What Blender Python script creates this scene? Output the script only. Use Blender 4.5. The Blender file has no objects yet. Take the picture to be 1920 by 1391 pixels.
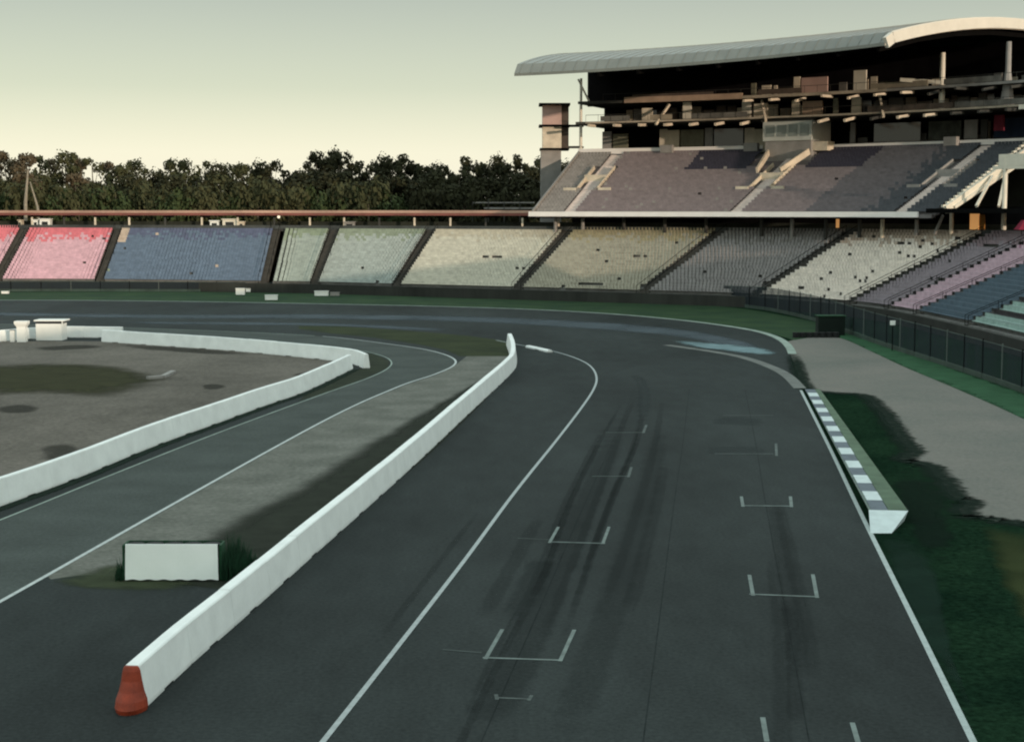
import bpy, math, random
from mathutils import Vector
from mathutils.geometry import tessellate_polygon
rnd = random.Random(7)
R = math.radians
V3 = Vector
S = bpy.context.scene
# ------------------------------------------------------------ camera
CAM_H, FPX, CX, CY, HOR = 12.5, 3000.0, 960.0, 695.5, 395.0
PITCH = math.atan((CY - HOR) / FPX)
cd = bpy.data.cameras.new("camera"); cam = bpy.data.objects.new("camera", cd)
S.collection.objects.link(cam); S.camera = cam
cam.location = (0, 0, CAM_H); cam.rotation_euler = (math.pi/2 - PITCH, 0, 0)
cd.sensor_width = 36; cd.lens = 36*FPX/1920; cd.clip_start = .5; cd.clip_end = 9000
# ------------------------------------------------------------ world
SUN_AZ = Vector((.62, -.785)); SUN_EL = 4.5
w = bpy.data.worlds.new("World"); S.world = w; w.use_nodes = True
nt = w.node_tree; nt.nodes.clear()
out = nt.nodes.new('ShaderNodeOutputWorld'); add = nt.nodes.new('ShaderNodeAddShader')
b1 = nt.nodes.new('ShaderNodeBackground'); b2 = nt.nodes.new('ShaderNodeBackground')
sky = nt.nodes.new('ShaderNodeTexSky'); sky.sky_type = 'NISHITA'; sky.sun_disc = False
sky.sun_elevation = R(SUN_EL); sky.sun_rotation = math.atan2(SUN_AZ.x, SUN_AZ.y)
b1.inputs[1].default_value = .05; nt.links.new(sky.outputs[0], b1.inputs[0])
tc = nt.nodes.new('ShaderNodeTexCoord'); sx = nt.nodes.new('ShaderNodeSeparateXYZ')
rp = nt.nodes.new('ShaderNodeValToRGB'); nt.links.new(tc.outputs['Generated'], sx.inputs[0])
nt.links.new(sx.outputs[2], rp.inputs[0])
el = rp.color_ramp.elements
el[0].position = 0; el[0].color = (.86, .84, .71, 1)
el[1].position = .035; el[1].color = (.79, .79, .66, 1)
for p, c in ((.075, (.52, .56, .475)), (.13, (.36, .39, .355)), (.17, (.42, .48, .45)), (.26, (1.02, 1.16, 1.08)), (.7, (.84, .98, .96)), (1, (.86, 1.0, .98))):
    e = el.new(p); e.color = (*c, 1)
b2.inputs[1].default_value = 1.0; nt.links.new(rp.outputs[0], b2.inputs[0])
nt.links.new(b1.outputs[0], add.inputs[0]); nt.links.new(b2.outputs[0], add.inputs[1])
nt.links.new(add.outputs[0], out.inputs[0])
sd = bpy.data.lights.new("sun", 'SUN'); sd.energy = 2.7; sd.angle = R(.5); sd.color = (1, .80, .62)
sun = bpy.data.objects.new("sun", sd); S.collection.objects.link(sun)
sv = Vector((SUN_AZ.x, SUN_AZ.y, math.tan(R(SUN_EL)))); sun.rotation_euler = sv.to_track_quat('Z', 'Y').to_euler()
sun.location = (60, -60, 60)
S.view_settings.view_transform = 'Standard'; S.view_settings.look = 'None'
S.view_settings.exposure = 0; S.view_settings.gamma = 1
S.render.engine = 'CYCLES'; S.cycles.transparent_max_bounces = 32
S.cycles.filter_width = 2.1
# ------------------------------------------------------------ helpers
def lin(c):
    c = c/255
    return c/12.92 if c <= .04045 else ((c+.055)/1.055)**2.4
def rgb(r, g, b, k=1.0):
    return (min(.9, lin(r)*k), min(.9, lin(g)*k), min(.9, lin(b)*k))
MATS = {}
def mat(name, col, rough=.85, var=.25, scale=1.0, col2=None, metal=0, spec=.3, detail=6, bump=0, stretch=None, grain=0, gs=9):
    """procedural surface: base colour modulated by two noises"""
    if name in MATS: return MATS[name]
    m = bpy.data.materials.new(name); m.use_nodes = True; n = m.node_tree
    bs = n.nodes['Principled BSDF']; bs.inputs['Roughness'].default_value = rough
    bs.inputs['Metallic'].default_value = metal; bs.inputs['Specular IOR Level'].default_value = spec
    g = n.nodes.new('ShaderNodeNewGeometry'); src = g.outputs['Position']
    if stretch:
        mp = n.nodes.new('ShaderNodeMapping'); mp.inputs['Scale'].default_value = stretch
        n.links.new(src, mp.inputs[0]); src = mp.outputs[0]
    a = n.nodes.new('ShaderNodeTexNoise'); a.inputs['Scale'].default_value = scale; a.inputs['Detail'].default_value = detail
    b = n.nodes.new('ShaderNodeTexNoise'); b.inputs['Scale'].default_value = scale*9.7; b.inputs['Detail'].default_value = 3
    n.links.new(src, a.inputs['Vector']); n.links.new(src, b.inputs['Vector'])
    mx = n.nodes.new('ShaderNodeMath'); mx.operation = 'MULTIPLY_ADD'; mx.inputs[1].default_value = .35
    n.links.new(b.outputs[0], mx.inputs[0]); n.links.new(a.outputs[0], mx.inputs[2])
    r = n.nodes.new('ShaderNodeMapRange'); r.inputs[1].default_value = .42; r.inputs[2].default_value = .93
    n.links.new(mx.outputs[0], r.inputs[0])
    mc = n.nodes.new('ShaderNodeMix'); mc.data_type = 'RGBA'
    c2 = col2 if col2 else tuple(min(.9, c*(1+var)) for c in col)
    c1 = col if col2 else tuple(c*(1-var) for c in col)
    mc.inputs[6].default_value = (*c1, 1); mc.inputs[7].default_value = (*c2, 1)
    n.links.new(r.outputs[0], mc.inputs[0]); last = mc.outputs[2]
    if grain:
        t = n.nodes.new('ShaderNodeTexNoise'); t.inputs['Scale'].default_value = gs; t.inputs['Detail'].default_value = 4; t.inputs['Roughness'].default_value = .75
        n.links.new(g.outputs['Position'], t.inputs['Vector']); q = n.nodes.new('ShaderNodeMapRange')
        for k_, v_ in ((1, .3), (2, .7), (3, 1-grain), (4, 1+grain)): q.inputs[k_].default_value = v_
        n.links.new(t.outputs[0], q.inputs[0]); vm = n.nodes.new('ShaderNodeVectorMath'); vm.operation = 'SCALE'
        n.links.new(last, vm.inputs[0]); n.links.new(q.outputs[0], vm.inputs['Scale']); last = vm.outputs[0]
    n.links.new(last, bs.inputs['Base Color'])
    if bump:
        bp = n.nodes.new('ShaderNodeBump'); bp.inputs['Strength'].default_value = bump; bp.inputs['Distance'].default_value = .05
        n.links.new(b.outputs[0], bp.inputs['Height']); n.links.new(bp.outputs[0], bs.inputs['Normal'])
    MATS[name] = m; return m
def soft(name, col, k=1.0, nscale=.5, namt=.5, rough=.9):
    """sheet that fades out through its 'a' attribute, broken up by noise (worn paint, rubber, thin grass, painted shade)"""
    if name in MATS: return MATS[name]
    m = mat(name, col, rough, .25, nscale*2, spec=.04); n = m.node_tree
    bs = n.nodes['Principled BSDF']; o = n.nodes['Material Output']
    at = n.nodes.new('ShaderNodeAttribute'); at.attribute_name = 'a'
    g = n.nodes.new('ShaderNodeNewGeometry'); t = n.nodes.new('ShaderNodeTexNoise')
    t.inputs['Scale'].default_value = nscale; t.inputs['Detail'].default_value = 5; n.links.new(g.outputs['Position'], t.inputs['Vector'])
    s = n.nodes.new('ShaderNodeMath'); s.operation = 'MULTIPLY_ADD'; s.inputs[1].default_value = namt*2; s.inputs[2].default_value = -namt
    n.links.new(t.outputs[0], s.inputs[0])
    ad = n.nodes.new('ShaderNodeMath'); ad.operation = 'ADD'; n.links.new(s.outputs[0], ad.inputs[0]); n.links.new(at.outputs['Fac'], ad.inputs[1])
    # keep fully clear at rim
    mr = n.nodes.new('ShaderNodeMapRange'); mr.interpolation_type = 'SMOOTHSTEP'; mr.inputs[1].default_value = .15; mr.inputs[2].default_value = .85
    n.links.new(ad.outputs[0], mr.inputs[0])
    ml = n.nodes.new('ShaderNodeMath'); ml.operation = 'MULTIPLY'; ml.inputs[1].default_value = k; n.links.new(mr.outputs[0], ml.inputs[0])
    a4 = n.nodes.new('ShaderNodeMath'); a4.operation = 'MULTIPLY'; a4.use_clamp = True; a4.inputs[1].default_value = 5
    n.links.new(at.outputs['Fac'], a4.inputs[0])
    m2 = n.nodes.new('ShaderNodeMath'); m2.operation = 'MULTIPLY'; n.links.new(a4.outputs[0], m2.inputs[0]); n.links.new(ml.outputs[0], m2.inputs[1])
    tr = n.nodes.new('ShaderNodeBsdfTransparent'); mix = n.nodes.new('ShaderNodeMixShader')
    n.links.new(m2.outputs[0], mix.inputs[0]); n.links.new(tr.outputs[0], mix.inputs[1]); n.links.new(bs.outputs[0], mix.inputs[2])
    n.links.new(mix.outputs[0], o.inputs[0]); return m
def tag(o, label=None, cat=None, group=None, kind=None):
    if label: o['label'] = label
    if cat: o['category'] = cat
    if group: o['group'] = group
    if kind: o['kind'] = kind
    return o
def empty(name, loc, rz=0):
    o = bpy.data.objects.new(name, None); S.collection.objects.link(o)
    o.location = loc; o.rotation_euler = (0, 0, rz); o.empty_display_size = .5; return o
class MB:
    def __init__(s): s.v = []; s.f = []; s.m = []; s.a = []
    def add(s, vs, fs, mi=0, a=None):
        o = len(s.v); s.v += [tuple(v) for v in vs]; s.f += [tuple(i+o for i in f) for f in fs]; s.m += [mi]*len(fs)
        s.a += list(a) if a is not None else [1.0]*len(vs)
    def hexa(s, p, mi=0):   # 8 points: bottom ring 0-3, top ring 4-7
        s.add(p, [(3,2,1,0),(4,5,6,7),(0,1,5,4),(1,2,6,5),(2,3,7,6),(3,0,4,7)], mi)
    def box(s, x0, x1, y0, y1, z0, z1, mi=0):
        s.hexa([(x0,y0,z0),(x1,y0,z0),(x1,y1,z0),(x0,y1,z0),(x0,y0,z1),(x1,y0,z1),(x1,y1,z1),(x0,y1,z1)], mi)
    def beam(s, a, b, w, h=None, mi=0):
        a = Vector(a); b = Vector(b); d = (b-a).normalized(); h = h or w
        up = Vector((0,0,1)) if abs(d.z) < .95 else Vector((1,0,0))
        x = d.cross(up).normalized()*w/2; y = x.cross(d).normalized()*h/2
        s.hexa([a-x-y, a+x-y, a+x+y, a-x+y, b-x-y, b+x-y, b+x+y, b-x+y], mi)
    def tube(s, a, b, r0, r1=None, n=8, mi=0):
        a = Vector(a); b = Vector(b); d = (b-a).normalized(); r1 = r0 if r1 is None else r1
        up = Vector((0,0,1)) if abs(d.z) < .95 else Vector((1,0,0))
        x = d.cross(up).normalized(); y = x.cross(d).normalized(); vs = []
        for c, r in ((a, r0), (b, r1)):
            for k in range(n):
                t = 2*math.pi*k/n; vs.append(c + x*r*math.cos(t) + y*r*math.sin(t))
        s.add(vs, [(k, (k+1)%n, n+(k+1)%n, n+k) for k in range(n)] + [tuple(range(n-1,-1,-1)), tuple(range(n, 2*n))], mi)
    def build(s, name, mats, parent=None, origin=None, smooth=False):
        me = bpy.data.meshes.new(name); vs = s.v
        if origin is not None: vs = [(v[0]-origin[0], v[1]-origin[1], v[2]-origin[2]) for v in vs]
        me.from_pydata(vs, [], s.f); mats = mats if isinstance(mats, (list, tuple)) else [mats]
        for m in mats: me.materials.append(m)
        me.polygons.foreach_set('material_index', s.m)
        if min(s.a, default=1) < 1:
            at = me.attributes.new('a', 'FLOAT', 'POINT'); at.data.foreach_set('value', s.a)
        if smooth: me.polygons.foreach_set('use_smooth', [True]*len(s.f))
        me.update(); o = bpy.data.objects.new(name, me); S.collection.objects.link(o)
        if parent is not None:
            o.parent = parent
            if origin is None and parent.location.length > 0: o.location = -parent.location
        elif origin is not None: o.location = origin
        return o
cp, sp_ = math.cos(PITCH), math.sin(PITCH)
def P(px, py, z=0.0):
    """photo pixel -> point of the horizontal plane at height z"""
    dx = (px-CX)/FPX; dy = (CY-py)/FPX
    d = Vector((dx, cp+dy*sp_, -sp_+dy*cp)); t = (z-CAM_H)/d.z
    return Vector((d.x*t, d.y*t, z))
def cat(pts, n=8, closed=False):
    pts = [Vector(p) for p in pts]; L = len(pts); o = []
    for i in range(L if closed else L-1):
        if closed: a, b, c, d = pts[(i-1)%L], pts[i], pts[(i+1)%L], pts[(i+2)%L]
        else: a, b, c, d = pts[max(i-1,0)], pts[i], pts[i+1], pts[min(i+2,L-1)]
        for k in range(n):
            t = k/n; o.append(.5*((2*b)+(c-a)*t+(2*a-5*b+4*c-d)*t*t+(3*b-a-3*c+d)*t**3))
    if not closed: o.append(pts[-1])
    return o
def curve(px, z=0, n=8): return [P(p.x, p.y, z) for p in cat([(a, b, 0) for a, b in px], n)]
def sheet(name, pts, z, m, **k):
    pts = [Vector((p.x, p.y, z)) for p in pts]; tri = tessellate_polygon([pts]); b = MB()
    fs = []
    for t in tri:
        a, c, d = (pts[i] for i in t); fs.append(t if (c-a).cross(d-a).z > 0 else t[::-1])
    b.add(pts, fs); o = b.build(name, m); tag(o, kind='structure', **k); return o
def pnorm(pts):
    o = []
    for i, p in enumerate(pts):
        d = pts[min(i+1, len(pts)-1)]-pts[max(i-1, 0)]; d.z = 0; d.normalize(); o.append(Vector((d.y, -d.x, 0)))
    return o      # right-hand side of travel
def ribbon(name, pts, wd, z, m, off=0, mb=None):
    nn = pnorm(pts); b = mb or MB(); vs = []
    for p, q in zip(pts, nn):
        for s_ in (-1, 1):
            v = p+q*(off+s_*wd/2); vs.append((v.x, v.y, z))
    b.add(vs, [(2*i, 2*i+1, 2*i+3, 2*i+2) for i in range(len(pts)-1)])
    if mb is None: o = b.build(name, m); tag(o, kind='structure'); return o
def soft_ribbon(mb, A, B, z, ends=.12, prof=(0, .7, 1, .7, 0)):
    n = len(A); vs = []; aa = []; K = len(prof)
    for i in range(n):
        t = i/(n-1); e = min(1, t/ends, (1-t)/ends) if ends else 1
        for j in range(K):
            v = A[i].lerp(B[i], j/(K-1)); vs.append((v.x, v.y, z)); aa.append(prof[j]*e)
    mb.add(vs, [(i*K+j, i*K+j+1, (i+1)*K+j+1, (i+1)*K+j) for i in range(n-1) for j in range(K-1)], 0, aa)
def soft_patch(mb, outline, z, rings=(1, .86, .7, .5, 0), al=(0, .18, .5, .85, 1)):
    c = sum(outline, Vector())/len(outline); n = len(outline); vs = []; aa = []
    for r_, a in zip(rings[:-1], al[:-1]):
        for p in outline: v = c+(p-c)*r_; vs.append((v.x, v.y, z)); aa.append(a)
    vs.append((c.x, c.y, z)); aa.append(al[-1]); K = len(rings)-1; fs = []
    for k in range(K-1):
        for i in range(n): fs.append((k*n+i, k*n+(i+1)%n, (k+1)*n+(i+1)%n, (k+1)*n+i))
    for i in range(n): fs.append(((K-1)*n+i, (K-1)*n+(i+1)%n, K*n))
    mb.add(vs, fs, 0, aa)
def closedpx(px, n=6): return [P(p.x, p.y) for p in cat([(a, b, 0) for a, b in px], n, True)]
# ------------------------------------------------------------ materials
M = {}
M['asphalt'] = mat('asphalt', (.0310, .0375, .0370), .9, .34, .10, grain=.30, gs=7, bump=.25, stretch=(1, .35, 1), spec=.06)
M['old_asphalt'] = mat('old_asphalt', (.062, .073, .068), .9, .2, .3, grain=.25, gs=7, spec=.06, bump=.2)
M['grass'] = mat('grass', (.004, .012, .0075), .95, .3, .12, col2=(.014, .034, .018), grain=.6, gs=4, bump=.4, spec=.0)
M['grass_bright'] = mat('grass_bright', (.014, .036, .020), .95, .3, .22, col2=(.034, .066, .028), bump=.4, spec=.1)
M['grass_olive'] = mat('grass_olive', (.014, .022, .009), .95, .3, .25, col2=(.038, .048, .020), bump=.4, spec=.1)
M['moss'] = mat('moss', (.022, .026, .018), .95, .3, .5, col2=(.05, .052, .036), spec=.1)
M['shoulder'] = mat('shoulder', (.085, .090, .076), .95, .2, .4, col2=(.165, .166, .146), spec=.15, grain=.3, gs=4)
M['gravel'] = mat('gravel', (.070, .064, .053), .95, .2, .13, col2=(.165, .147, .126), grain=.35, gs=3, bump=.3, spec=.1, stretch=(.6, .35, 1))
M['runoff'] = mat('runoff', (.118, .126, .112), .95, .15, .10, col2=(.180, .168, .150), grain=.2, gs=4, spec=.15, bump=.1)
M['line'] = mat('line_paint', (.42, .46, .45), .7, .22, 3)
M['line_far'] = mat('line_paint_worn', (.25, .31, .27), .8, .3, .7)
M['wallwhite'] = mat('white_wall_paint', (.78, .81, .79), .55, .09, .9, spec=.3)
M['white'] = mat('white_paint', (.78, .79, .75), .5, .06, 1)
M['red'] = mat('red_paint', (.24, .036, .014), .6, .35, 3)
M['rubber'] = mat('black_rubber', (.012, .013, .013), .8, .3, 3)
M['dkgreen'] = mat('dark_green_cover', (.01, .05, .022), .8, .4, 2)
M['concrete'] = mat('concrete', (.26, .25, .235), .85, .2, .6)
M['concrete_warm'] = mat('warm_concrete', (.58, .51, .40), .8, .25, .7)
M['concrete_dark'] = mat('dark_concrete', (.045, .045, .04), .9, .3, .6)
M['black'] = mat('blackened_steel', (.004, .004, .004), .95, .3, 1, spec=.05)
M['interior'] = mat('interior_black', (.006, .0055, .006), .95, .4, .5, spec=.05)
M['steel_cream'] = mat('cream_steel', (.66, .62, .52), .5, .08, 1)
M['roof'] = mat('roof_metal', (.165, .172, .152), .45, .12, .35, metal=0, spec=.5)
M['roof_edge'] = mat('roof_edge', (.62, .58, .50), .5, .08, .5)
M['glass'] = mat('dark_glass', (.012, .014, .016), .12, .3, .4, spec=.6)
M['tan'] = mat('tan_fascia', (.36, .26, .19), .7, .25, .5)
M['pinkwall'] = mat('pink_plaster', (.45, .31, .27), .8, .12, .5)
M['bluewrap'] = mat('kerb_blue', (.10, .125, .15), .7, .2, 2)
M['kerbwhite'] = mat('kerb_white', (.52, .60, .60), .7, .12, 2)
M['turf'] = mat('artificial_turf', (.085, .13, .085), .95, .25, 1)
M['wood'] = mat('bark', (.11, .095, .07), .95, .3, 2)
M['bark_pale'] = mat('pale_bark', (.26, .23, .18), .95, .2, 2)
# ------------------------------------------------------------ ground sheets
b = MB(); b.add([(-3500,-800,0),(3500,-800,0),(3500,4500,0),(-3500,4500,0)], [(0,1,2,3)])
tag(b.build('ground', M['grass']), kind='structure')
outer = [(-900,572),(-400,565),(0,563),(300,565),(600,570),(900,577),(1100,586),(1250,598),(1370,613),(1440,628),(1475,650),(1488,690),(1503,732),(1560,845),(1620,970),(1725,1180),(1832,1395),(2020,1780)]
oc = curve(outer)
tr = oc + [P(2400,3000), P(-1900,3000), P(-1900,1100), P(-1900,600)]
sheet('race_track', tr, .004, M['asphalt'])
lane_out = [(-900,1620),(-300,1292),(0,1128),(300,959),(600,793),(740,728),(815,702),(852,684),(846,670),(800,656),(720,644),(620,632),(480,624),(250,615),(0,608),(-400,600)]
lane_in = [(-900,1330),(-300,1092),(0,975),(200,894),(400,815),(600,741),(690,709),(728,690),(732,676),(705,664),(640,652),(520,640),(300,628),(0,620),(-400,612)]
lo, li = curve(lane_out), curve(lane_in)
sheet('service_road', lo + li[::-1], .008, M['old_asphalt'])
ribbon('road_marking', lo[8:90], .17, .014, M['line'])
ribbon('road_marking', lo[90:], .16, .014, M['line_far'])
ribbon('road_marking', li[8:], .12, .014, M['line_far'])
# pale shoulder
sheet('paved_shoulder', curve([(852,686),(815,704),(740,730),(600,795),(300,962),(90,1080)]) + curve([(95,1086),(160,1078),(240,1078),(370,1060),(430,1015),(510,970),(606,918),(672,876),(790,808),(885,750),(932,708),(952,684),(948,664),(880,664)])[0:], .006, M['shoulder'])
mb = MB()
soft_ribbon(mb, curve([(190,1085),(260,1030),(330,1002),(410,958),(505,918),(570,880),(690,815),(815,752),(905,705)]),
            curve([(230,1098),(330,1096),(480,1100),(600,1010),(700,935),(790,865),(880,780),(940,718),(966,694)]), .0105, .02, (0,.12,.35,.6,.85,1,1,1,1,1))
mb.build('grass_verge', soft('mossy_verge', (.024, .028, .021), 1, .5, .2))['kind'] = 'structure'
mb = MB(); soft_patch(mb, closedpx([(80,1092),(170,1060),(250,1050),(330,1080),(400,1100),(280,1115),(150,1110)]), .0125)
mb.build('grass_verge', soft('verge_green', (.05, .062, .035), .8, .8, .4))['kind'] = 'structure'
# grass island behind the wall tip
sheet('grass', [P(*p) for p in [(560,611),(640,612),(760,620),(880,630),(945,639),(962,650),(955,668),(900,668),(862,668),(835,656),(780,645),(700,633),(620,625),(560,617)]], .0115, M['grass_olive'])
# far verge along the stand, bright grass
gv = curve([(-900,573),(-400,565),(0,562),(300,564),(600,569),(900,576),(1100,585),(1250,597),(1370,611),(1450,627),(1490,638)])
gv2 = curve([(-900,560),(-400,556),(0,548),(600,548),(1000,556),(1250,568),(1400,580),(1530,604),(1600,618)])
sheet('grass', gv + gv2[::-1], .007, M['grass_bright'])
ribbon('kerb', oc[10:84], .75, .016, M['line_far'], off=-.2)
# run-off area right
ro_out = curve([(1478,640),(1520,632),(1575,634),(1640,662),(1700,690),(1800,732),(1920,786),(2150,900),(2600,1120)])
ro_in = curve([(2600,1500),(2200,1120),(2050,1000),(1930,985),(1850,974),(1800,966),(1812,942),(1785,930),(1758,893),(1735,872),(1690,862),(1706,846),(1690,826),(1672,800),(1650,770),(1615,742),(1560,737),(1508,728),(1492,690),(1480,655)])
_r = random.Random(5)
ro_in = [p+Vector((_r.gauss(0,.06), _r.gauss(0,.12), 0)) for p in ro_in]
sheet('runoff_area', ro_out + ro_in, .006, M['runoff'])
mb = MB(); A = curve([(1560,622),(1640,652),(1700,676),(1800,716),(1920,768),(2150,870),(2600,1060)])
B_ = curve([(1580,612),(1650,635),(1720,662),(1820,700),(1930,738),(2150,815),(2600,960)])
soft_ribbon(mb, [p for p in ro_out[16:]][:len(A)], B_[:len(ro_out[16:])][:len(A)], .009, 0, (.6,1,1,1,.2)) if len(ro_out[16:]) == len(A) == len(B_) else soft_ribbon(mb, A, B_, .009, 0, (.7,1,1,1,.3))
mb.build('grass_verge', soft('verge_bright', (.032, .085, .044), 1, .3, .4))['kind'] = 'structure'
mb = MB(); _n = pnorm(ro_in); soft_ribbon(mb, [p-q*1.1 for p, q in zip(ro_in, _n)], [p+q*1.1 for p, q in zip(ro_in, _n)], .0098, .04, (.0,.2,.55,.8,.8,.5,0))
mb.build('grass_verge', soft('edge_blend', (.005, .014, .009), .9, 2.2, .6))['kind'] = 'structure'
mb = MB(); soft_patch(mb, closedpx([(1700,870),(1760,900),(1790,960),(1800,1060),(1750,1080),(1700,1000),(1660,900)]), .0062)
mb.build('grass_patch', soft('deep_grass', (.003, .011, .007), .5, .6, .9))['kind'] = 'structure'
# olive grass bottom right
mb = MB(); soft_patch(mb, closedpx([(1830,990),(1900,985),(2100,1020),(2200,1200),(2050,1330),(1930,1200),(1850,1080)]), .005)
mb.build('grass_patch', soft('olive_grass', (.034, .045, .016), .8, .3, .5))['kind'] = 'structure'
mb = MB(); soft_patch(mb, closedpx([(1640,1000),(1700,990),(1760,1060),(1800,1250),(1850,1391),(1780,1300),(1700,1150)]), .005)
mb.build('grass_patch', soft('bluish_grass', (.011, .028, .020), .6, .4, .5))['kind'] = 'structure'
# infield
inf = [(-900,1275),(0,945),(172,882),(287,834),(402,793),(500,757),(609,717),(662,688),(640,676),(500,662),(320,648),(190,640),(0,640),(-900,640)]
sheet('infield_gravel', [P(*p) for p in inf], .009, M['gravel'])
mb = MB()
soft_patch(mb, closedpx([(-160,690),(40,676),(180,678),(300,692),(345,711),(285,738),(220,752),(90,746),(-120,742)]), .0125)
mb.build('grass_patch', soft('infield_green', (.036, .037, .018), .95, .3, .5))['kind'] = 'structure'
mb = MB()
for q in ([(-20,763),(40,757),(85,765),(60,775),(0,775)], [(375,722),(400,718),(430,724),(410,731),(380,731)], [(215,645),(330,650),(500,664),(460,669),(320,660),(220,653)], [(60,840),(130,830),(160,850),(90,870)],
          [(60,650),(180,646),(190,654),(80,658)], [(540,705),(600,690),(630,692),(590,708)]):
    soft_patch(mb, closedpx(q), .0125)
mb.build('dirt_patch', soft('dark_dirt', (.034, .034, .028), .55, .3, .7))['kind'] = 'structure'
# pale runoff tints on far track: worn concrete lane and cyan paint
mb = MB()
soft_ribbon(mb, curve([(-100,583),(300,589),(600,588),(900,592),(1150,604),(1300,618),(1440,648)]), curve([(-100,592),(300,598),(600,600),(900,607),(1150,622),(1300,640),(1420,668)]), .0085, .05)
soft_ribbon(mb, curve([(200,602),(420,603),(640,606),(860,616)]), curve([(200,608),(420,610),(640,613),(860,625)]), .0085, .2)
mb.build('worn_lane', soft('worn_lane', (.085, .105, .118), .75, .08, .4))['kind'] = 'structure'
mb = MB()
soft_ribbon(mb, curve([(1250,636),(1340,642),(1420,650),(1468,660)]), curve([(1260,642),(1330,656),(1400,664),(1450,668)]), .0125, .25)
mb.build('painted_stripe', soft('pale_blue_paint', (.20, .29, .31), .8, .3, .5))['kind'] = 'structure'
ribbon('kerb', curve([(1250,647),(1340,660),(1400,672),(1450,690),(1478,706),(1500,728)]), .9, .013, mat('kerb_grey', (.13,.14,.13), .8, .3, .6))
# racing-line rubber on the grid
mb = MB()
def strip(pl, wl, wr=None):
    wr = wr or wl; c = curve(pl); nn = pnorm(c); soft_ribbon(mb, [p-q*wl for p, q in zip(c, nn)], [p+q*wr for p, q in zip(c, nn)], .0075, .1, (0,.3,.75,1,.75,.3,0))
rr = random.Random(3)
def bundle(pl, n, spread, w0=.05, w1=.16):
    for _ in range(n):
        o_ = rr.gauss(0, spread); a = rr.uniform(0, .45); b_ = rr.uniform(.5, 1.0); c = curve(pl); nn = pnorm(c); N = len(c); i0, i1 = int(a*N), max(int(a*N)+4, int(b_*N))
        w_ = rr.uniform(w0, w1); wob = rr.uniform(-.25, .25); A = []; B = []
        for i in range(i0, min(i1, N)):
            q = nn[i]*(o_+wob*(i-i0)/N); A.append(c[i]+q-nn[i]*w_); B.append(c[i]+q+nn[i]*w_)
        if len(A) > 3: soft_ribbon(mb, A, B, .0072+.00025*_, .15, (0,.8,1,.8,0))
bundle([(800,1500),(850,1391),(930,1230),(1010,1080),(1060,950),(1120,830),(1160,760),(1190,690)], 3, .16, .12, .26)
bundle([(950,1500),(985,1391),(1045,1230),(1110,1040),(1150,930),(1195,820),(1200,740),(1190,690)], 3, .16, .12, .26)
bundle([(880,1500),(920,1391),(990,1230),(1060,1060),(1105,940),(1155,820),(1180,700)], 2, .4, .6, 1.0)
mb.build('tyre_marks', soft('tyre_rubber', (.013, .017, .0165), .21, .8, .6))['kind'] = 'structure'
mb = MB()
bundle([(1480,1500),(1470,1391),(1465,1200),(1445,1040),(1430,920)], 2, .3, .2, .45)
bundle([(1570,1500),(1560,1391),(1535,1200),(1500,1040),(1470,920)], 2, .3, .2, .45)
bundle([(1100,1500),(1150,1300),(1220,1050),(1260,860),(1270,740)], 3, 1.6, .2, .8)
bundle([(700,1500),(860,1200),(1000,960),(1090,800),(1130,740)], 3, 1.2, .1, .5)
mb.build('tyre_marks', soft('faint_rubber', (.016, .020, .0195), .16, .8, .6))['kind'] = 'structure'
mb = MB()
soft_ribbon(mb, curve([(1165,705),(1190,715),(1190,760),(1185,800)]), curve([(1195,700),(1215,715),(1225,760),(1215,800)]), .0075, .3)
soft_ribbon(mb, curve([(1330,780),(1440,780)]), curve([(1330,800),(1440,800)]), .0075, .3)
soft_ribbon(mb, curve([(1320,835),(1440,835)]), curve([(1320,855),(1440,855)]), .0075, .3)
mb.build('track_stain', soft('pale_stain', (.05, .06, .06), .45, .9, .6))['kind'] = 'structure'
rl = curve([(1503,732),(1560,845),(1620,970),(1725,1180),(1829,1391),(2020,1775)]); rn = pnorm(rl)
if rn[0].x < 0: rn = [-q for q in rn]
for k_, of in enumerate((3.9, 7.8, 11.6)): ribbon('paving_seam', [p-q*of for p, q in zip(rl, rn)], .035, .0066+.0002*k_, mat('seam_tar', (.019,.024,.024), .9, .4, 1, spec=.05))
# white edge lines of the track
wl = curve([(440,1600),(605,1391),(720,1245),(860,1065),(960,930),(1040,830),(1090,765),(1114,728),(1118,705),(1105,685),(1075,670),(1030,657),(975,647),(930,638)], n=10)
ribbon('road_marking', wl, .155, .015, mat('line_mid', (.33,.37,.37), .75, .18, 3))
ribbon('road_marking', curve([(1503,732),(1560,845),(1620,970),(1725,1180),(1829,1391),(2020,1775)]), .18, .015, mat('line_right', (.34,.40,.39), .7, .15, 3), off=.05)
# grid boxes
def grid(pts, wds=.12, k=M['line_far'], nm='grid_marking'):
    m_ = MB()
    for i, (a, c) in enumerate(pts): ribbon('', [P(*a), P(*c)], wds, .0155+.0012*i, None, mb=m_)
    tag(m_.build(nm, k), kind='structure')
faint = mat('faint_paint', (.075, .095, .09), .8, .45, 2)
faint2 = mat('very_faint_paint', (.042, .055, .052), .8, .35, 2)
mid = mat('mid_paint', (.14, .175, .165), .8, .35, 2)
grid([((905,1233),(1055,1238)),((910,1236),(942,1180)),((1050,1240),(1077,1181))], .12, mid)
grid([((1033,1016),(1135,1019)),((1030,1018),(1047,988)),((1130,1020),(1142,988))], .12, mid)
grid([((1110,893),(1180,893)),((1178,895),(1184,876))], .13, faint)
grid([((1135,811),(1210,811)),((1206,812),(1212,797))], .14, faint)
grid([((1405,1114),(1533,1119)),((1412,1117),(1405,1078)),((1532,1121),(1524,1077))], .13, mid)
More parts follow.
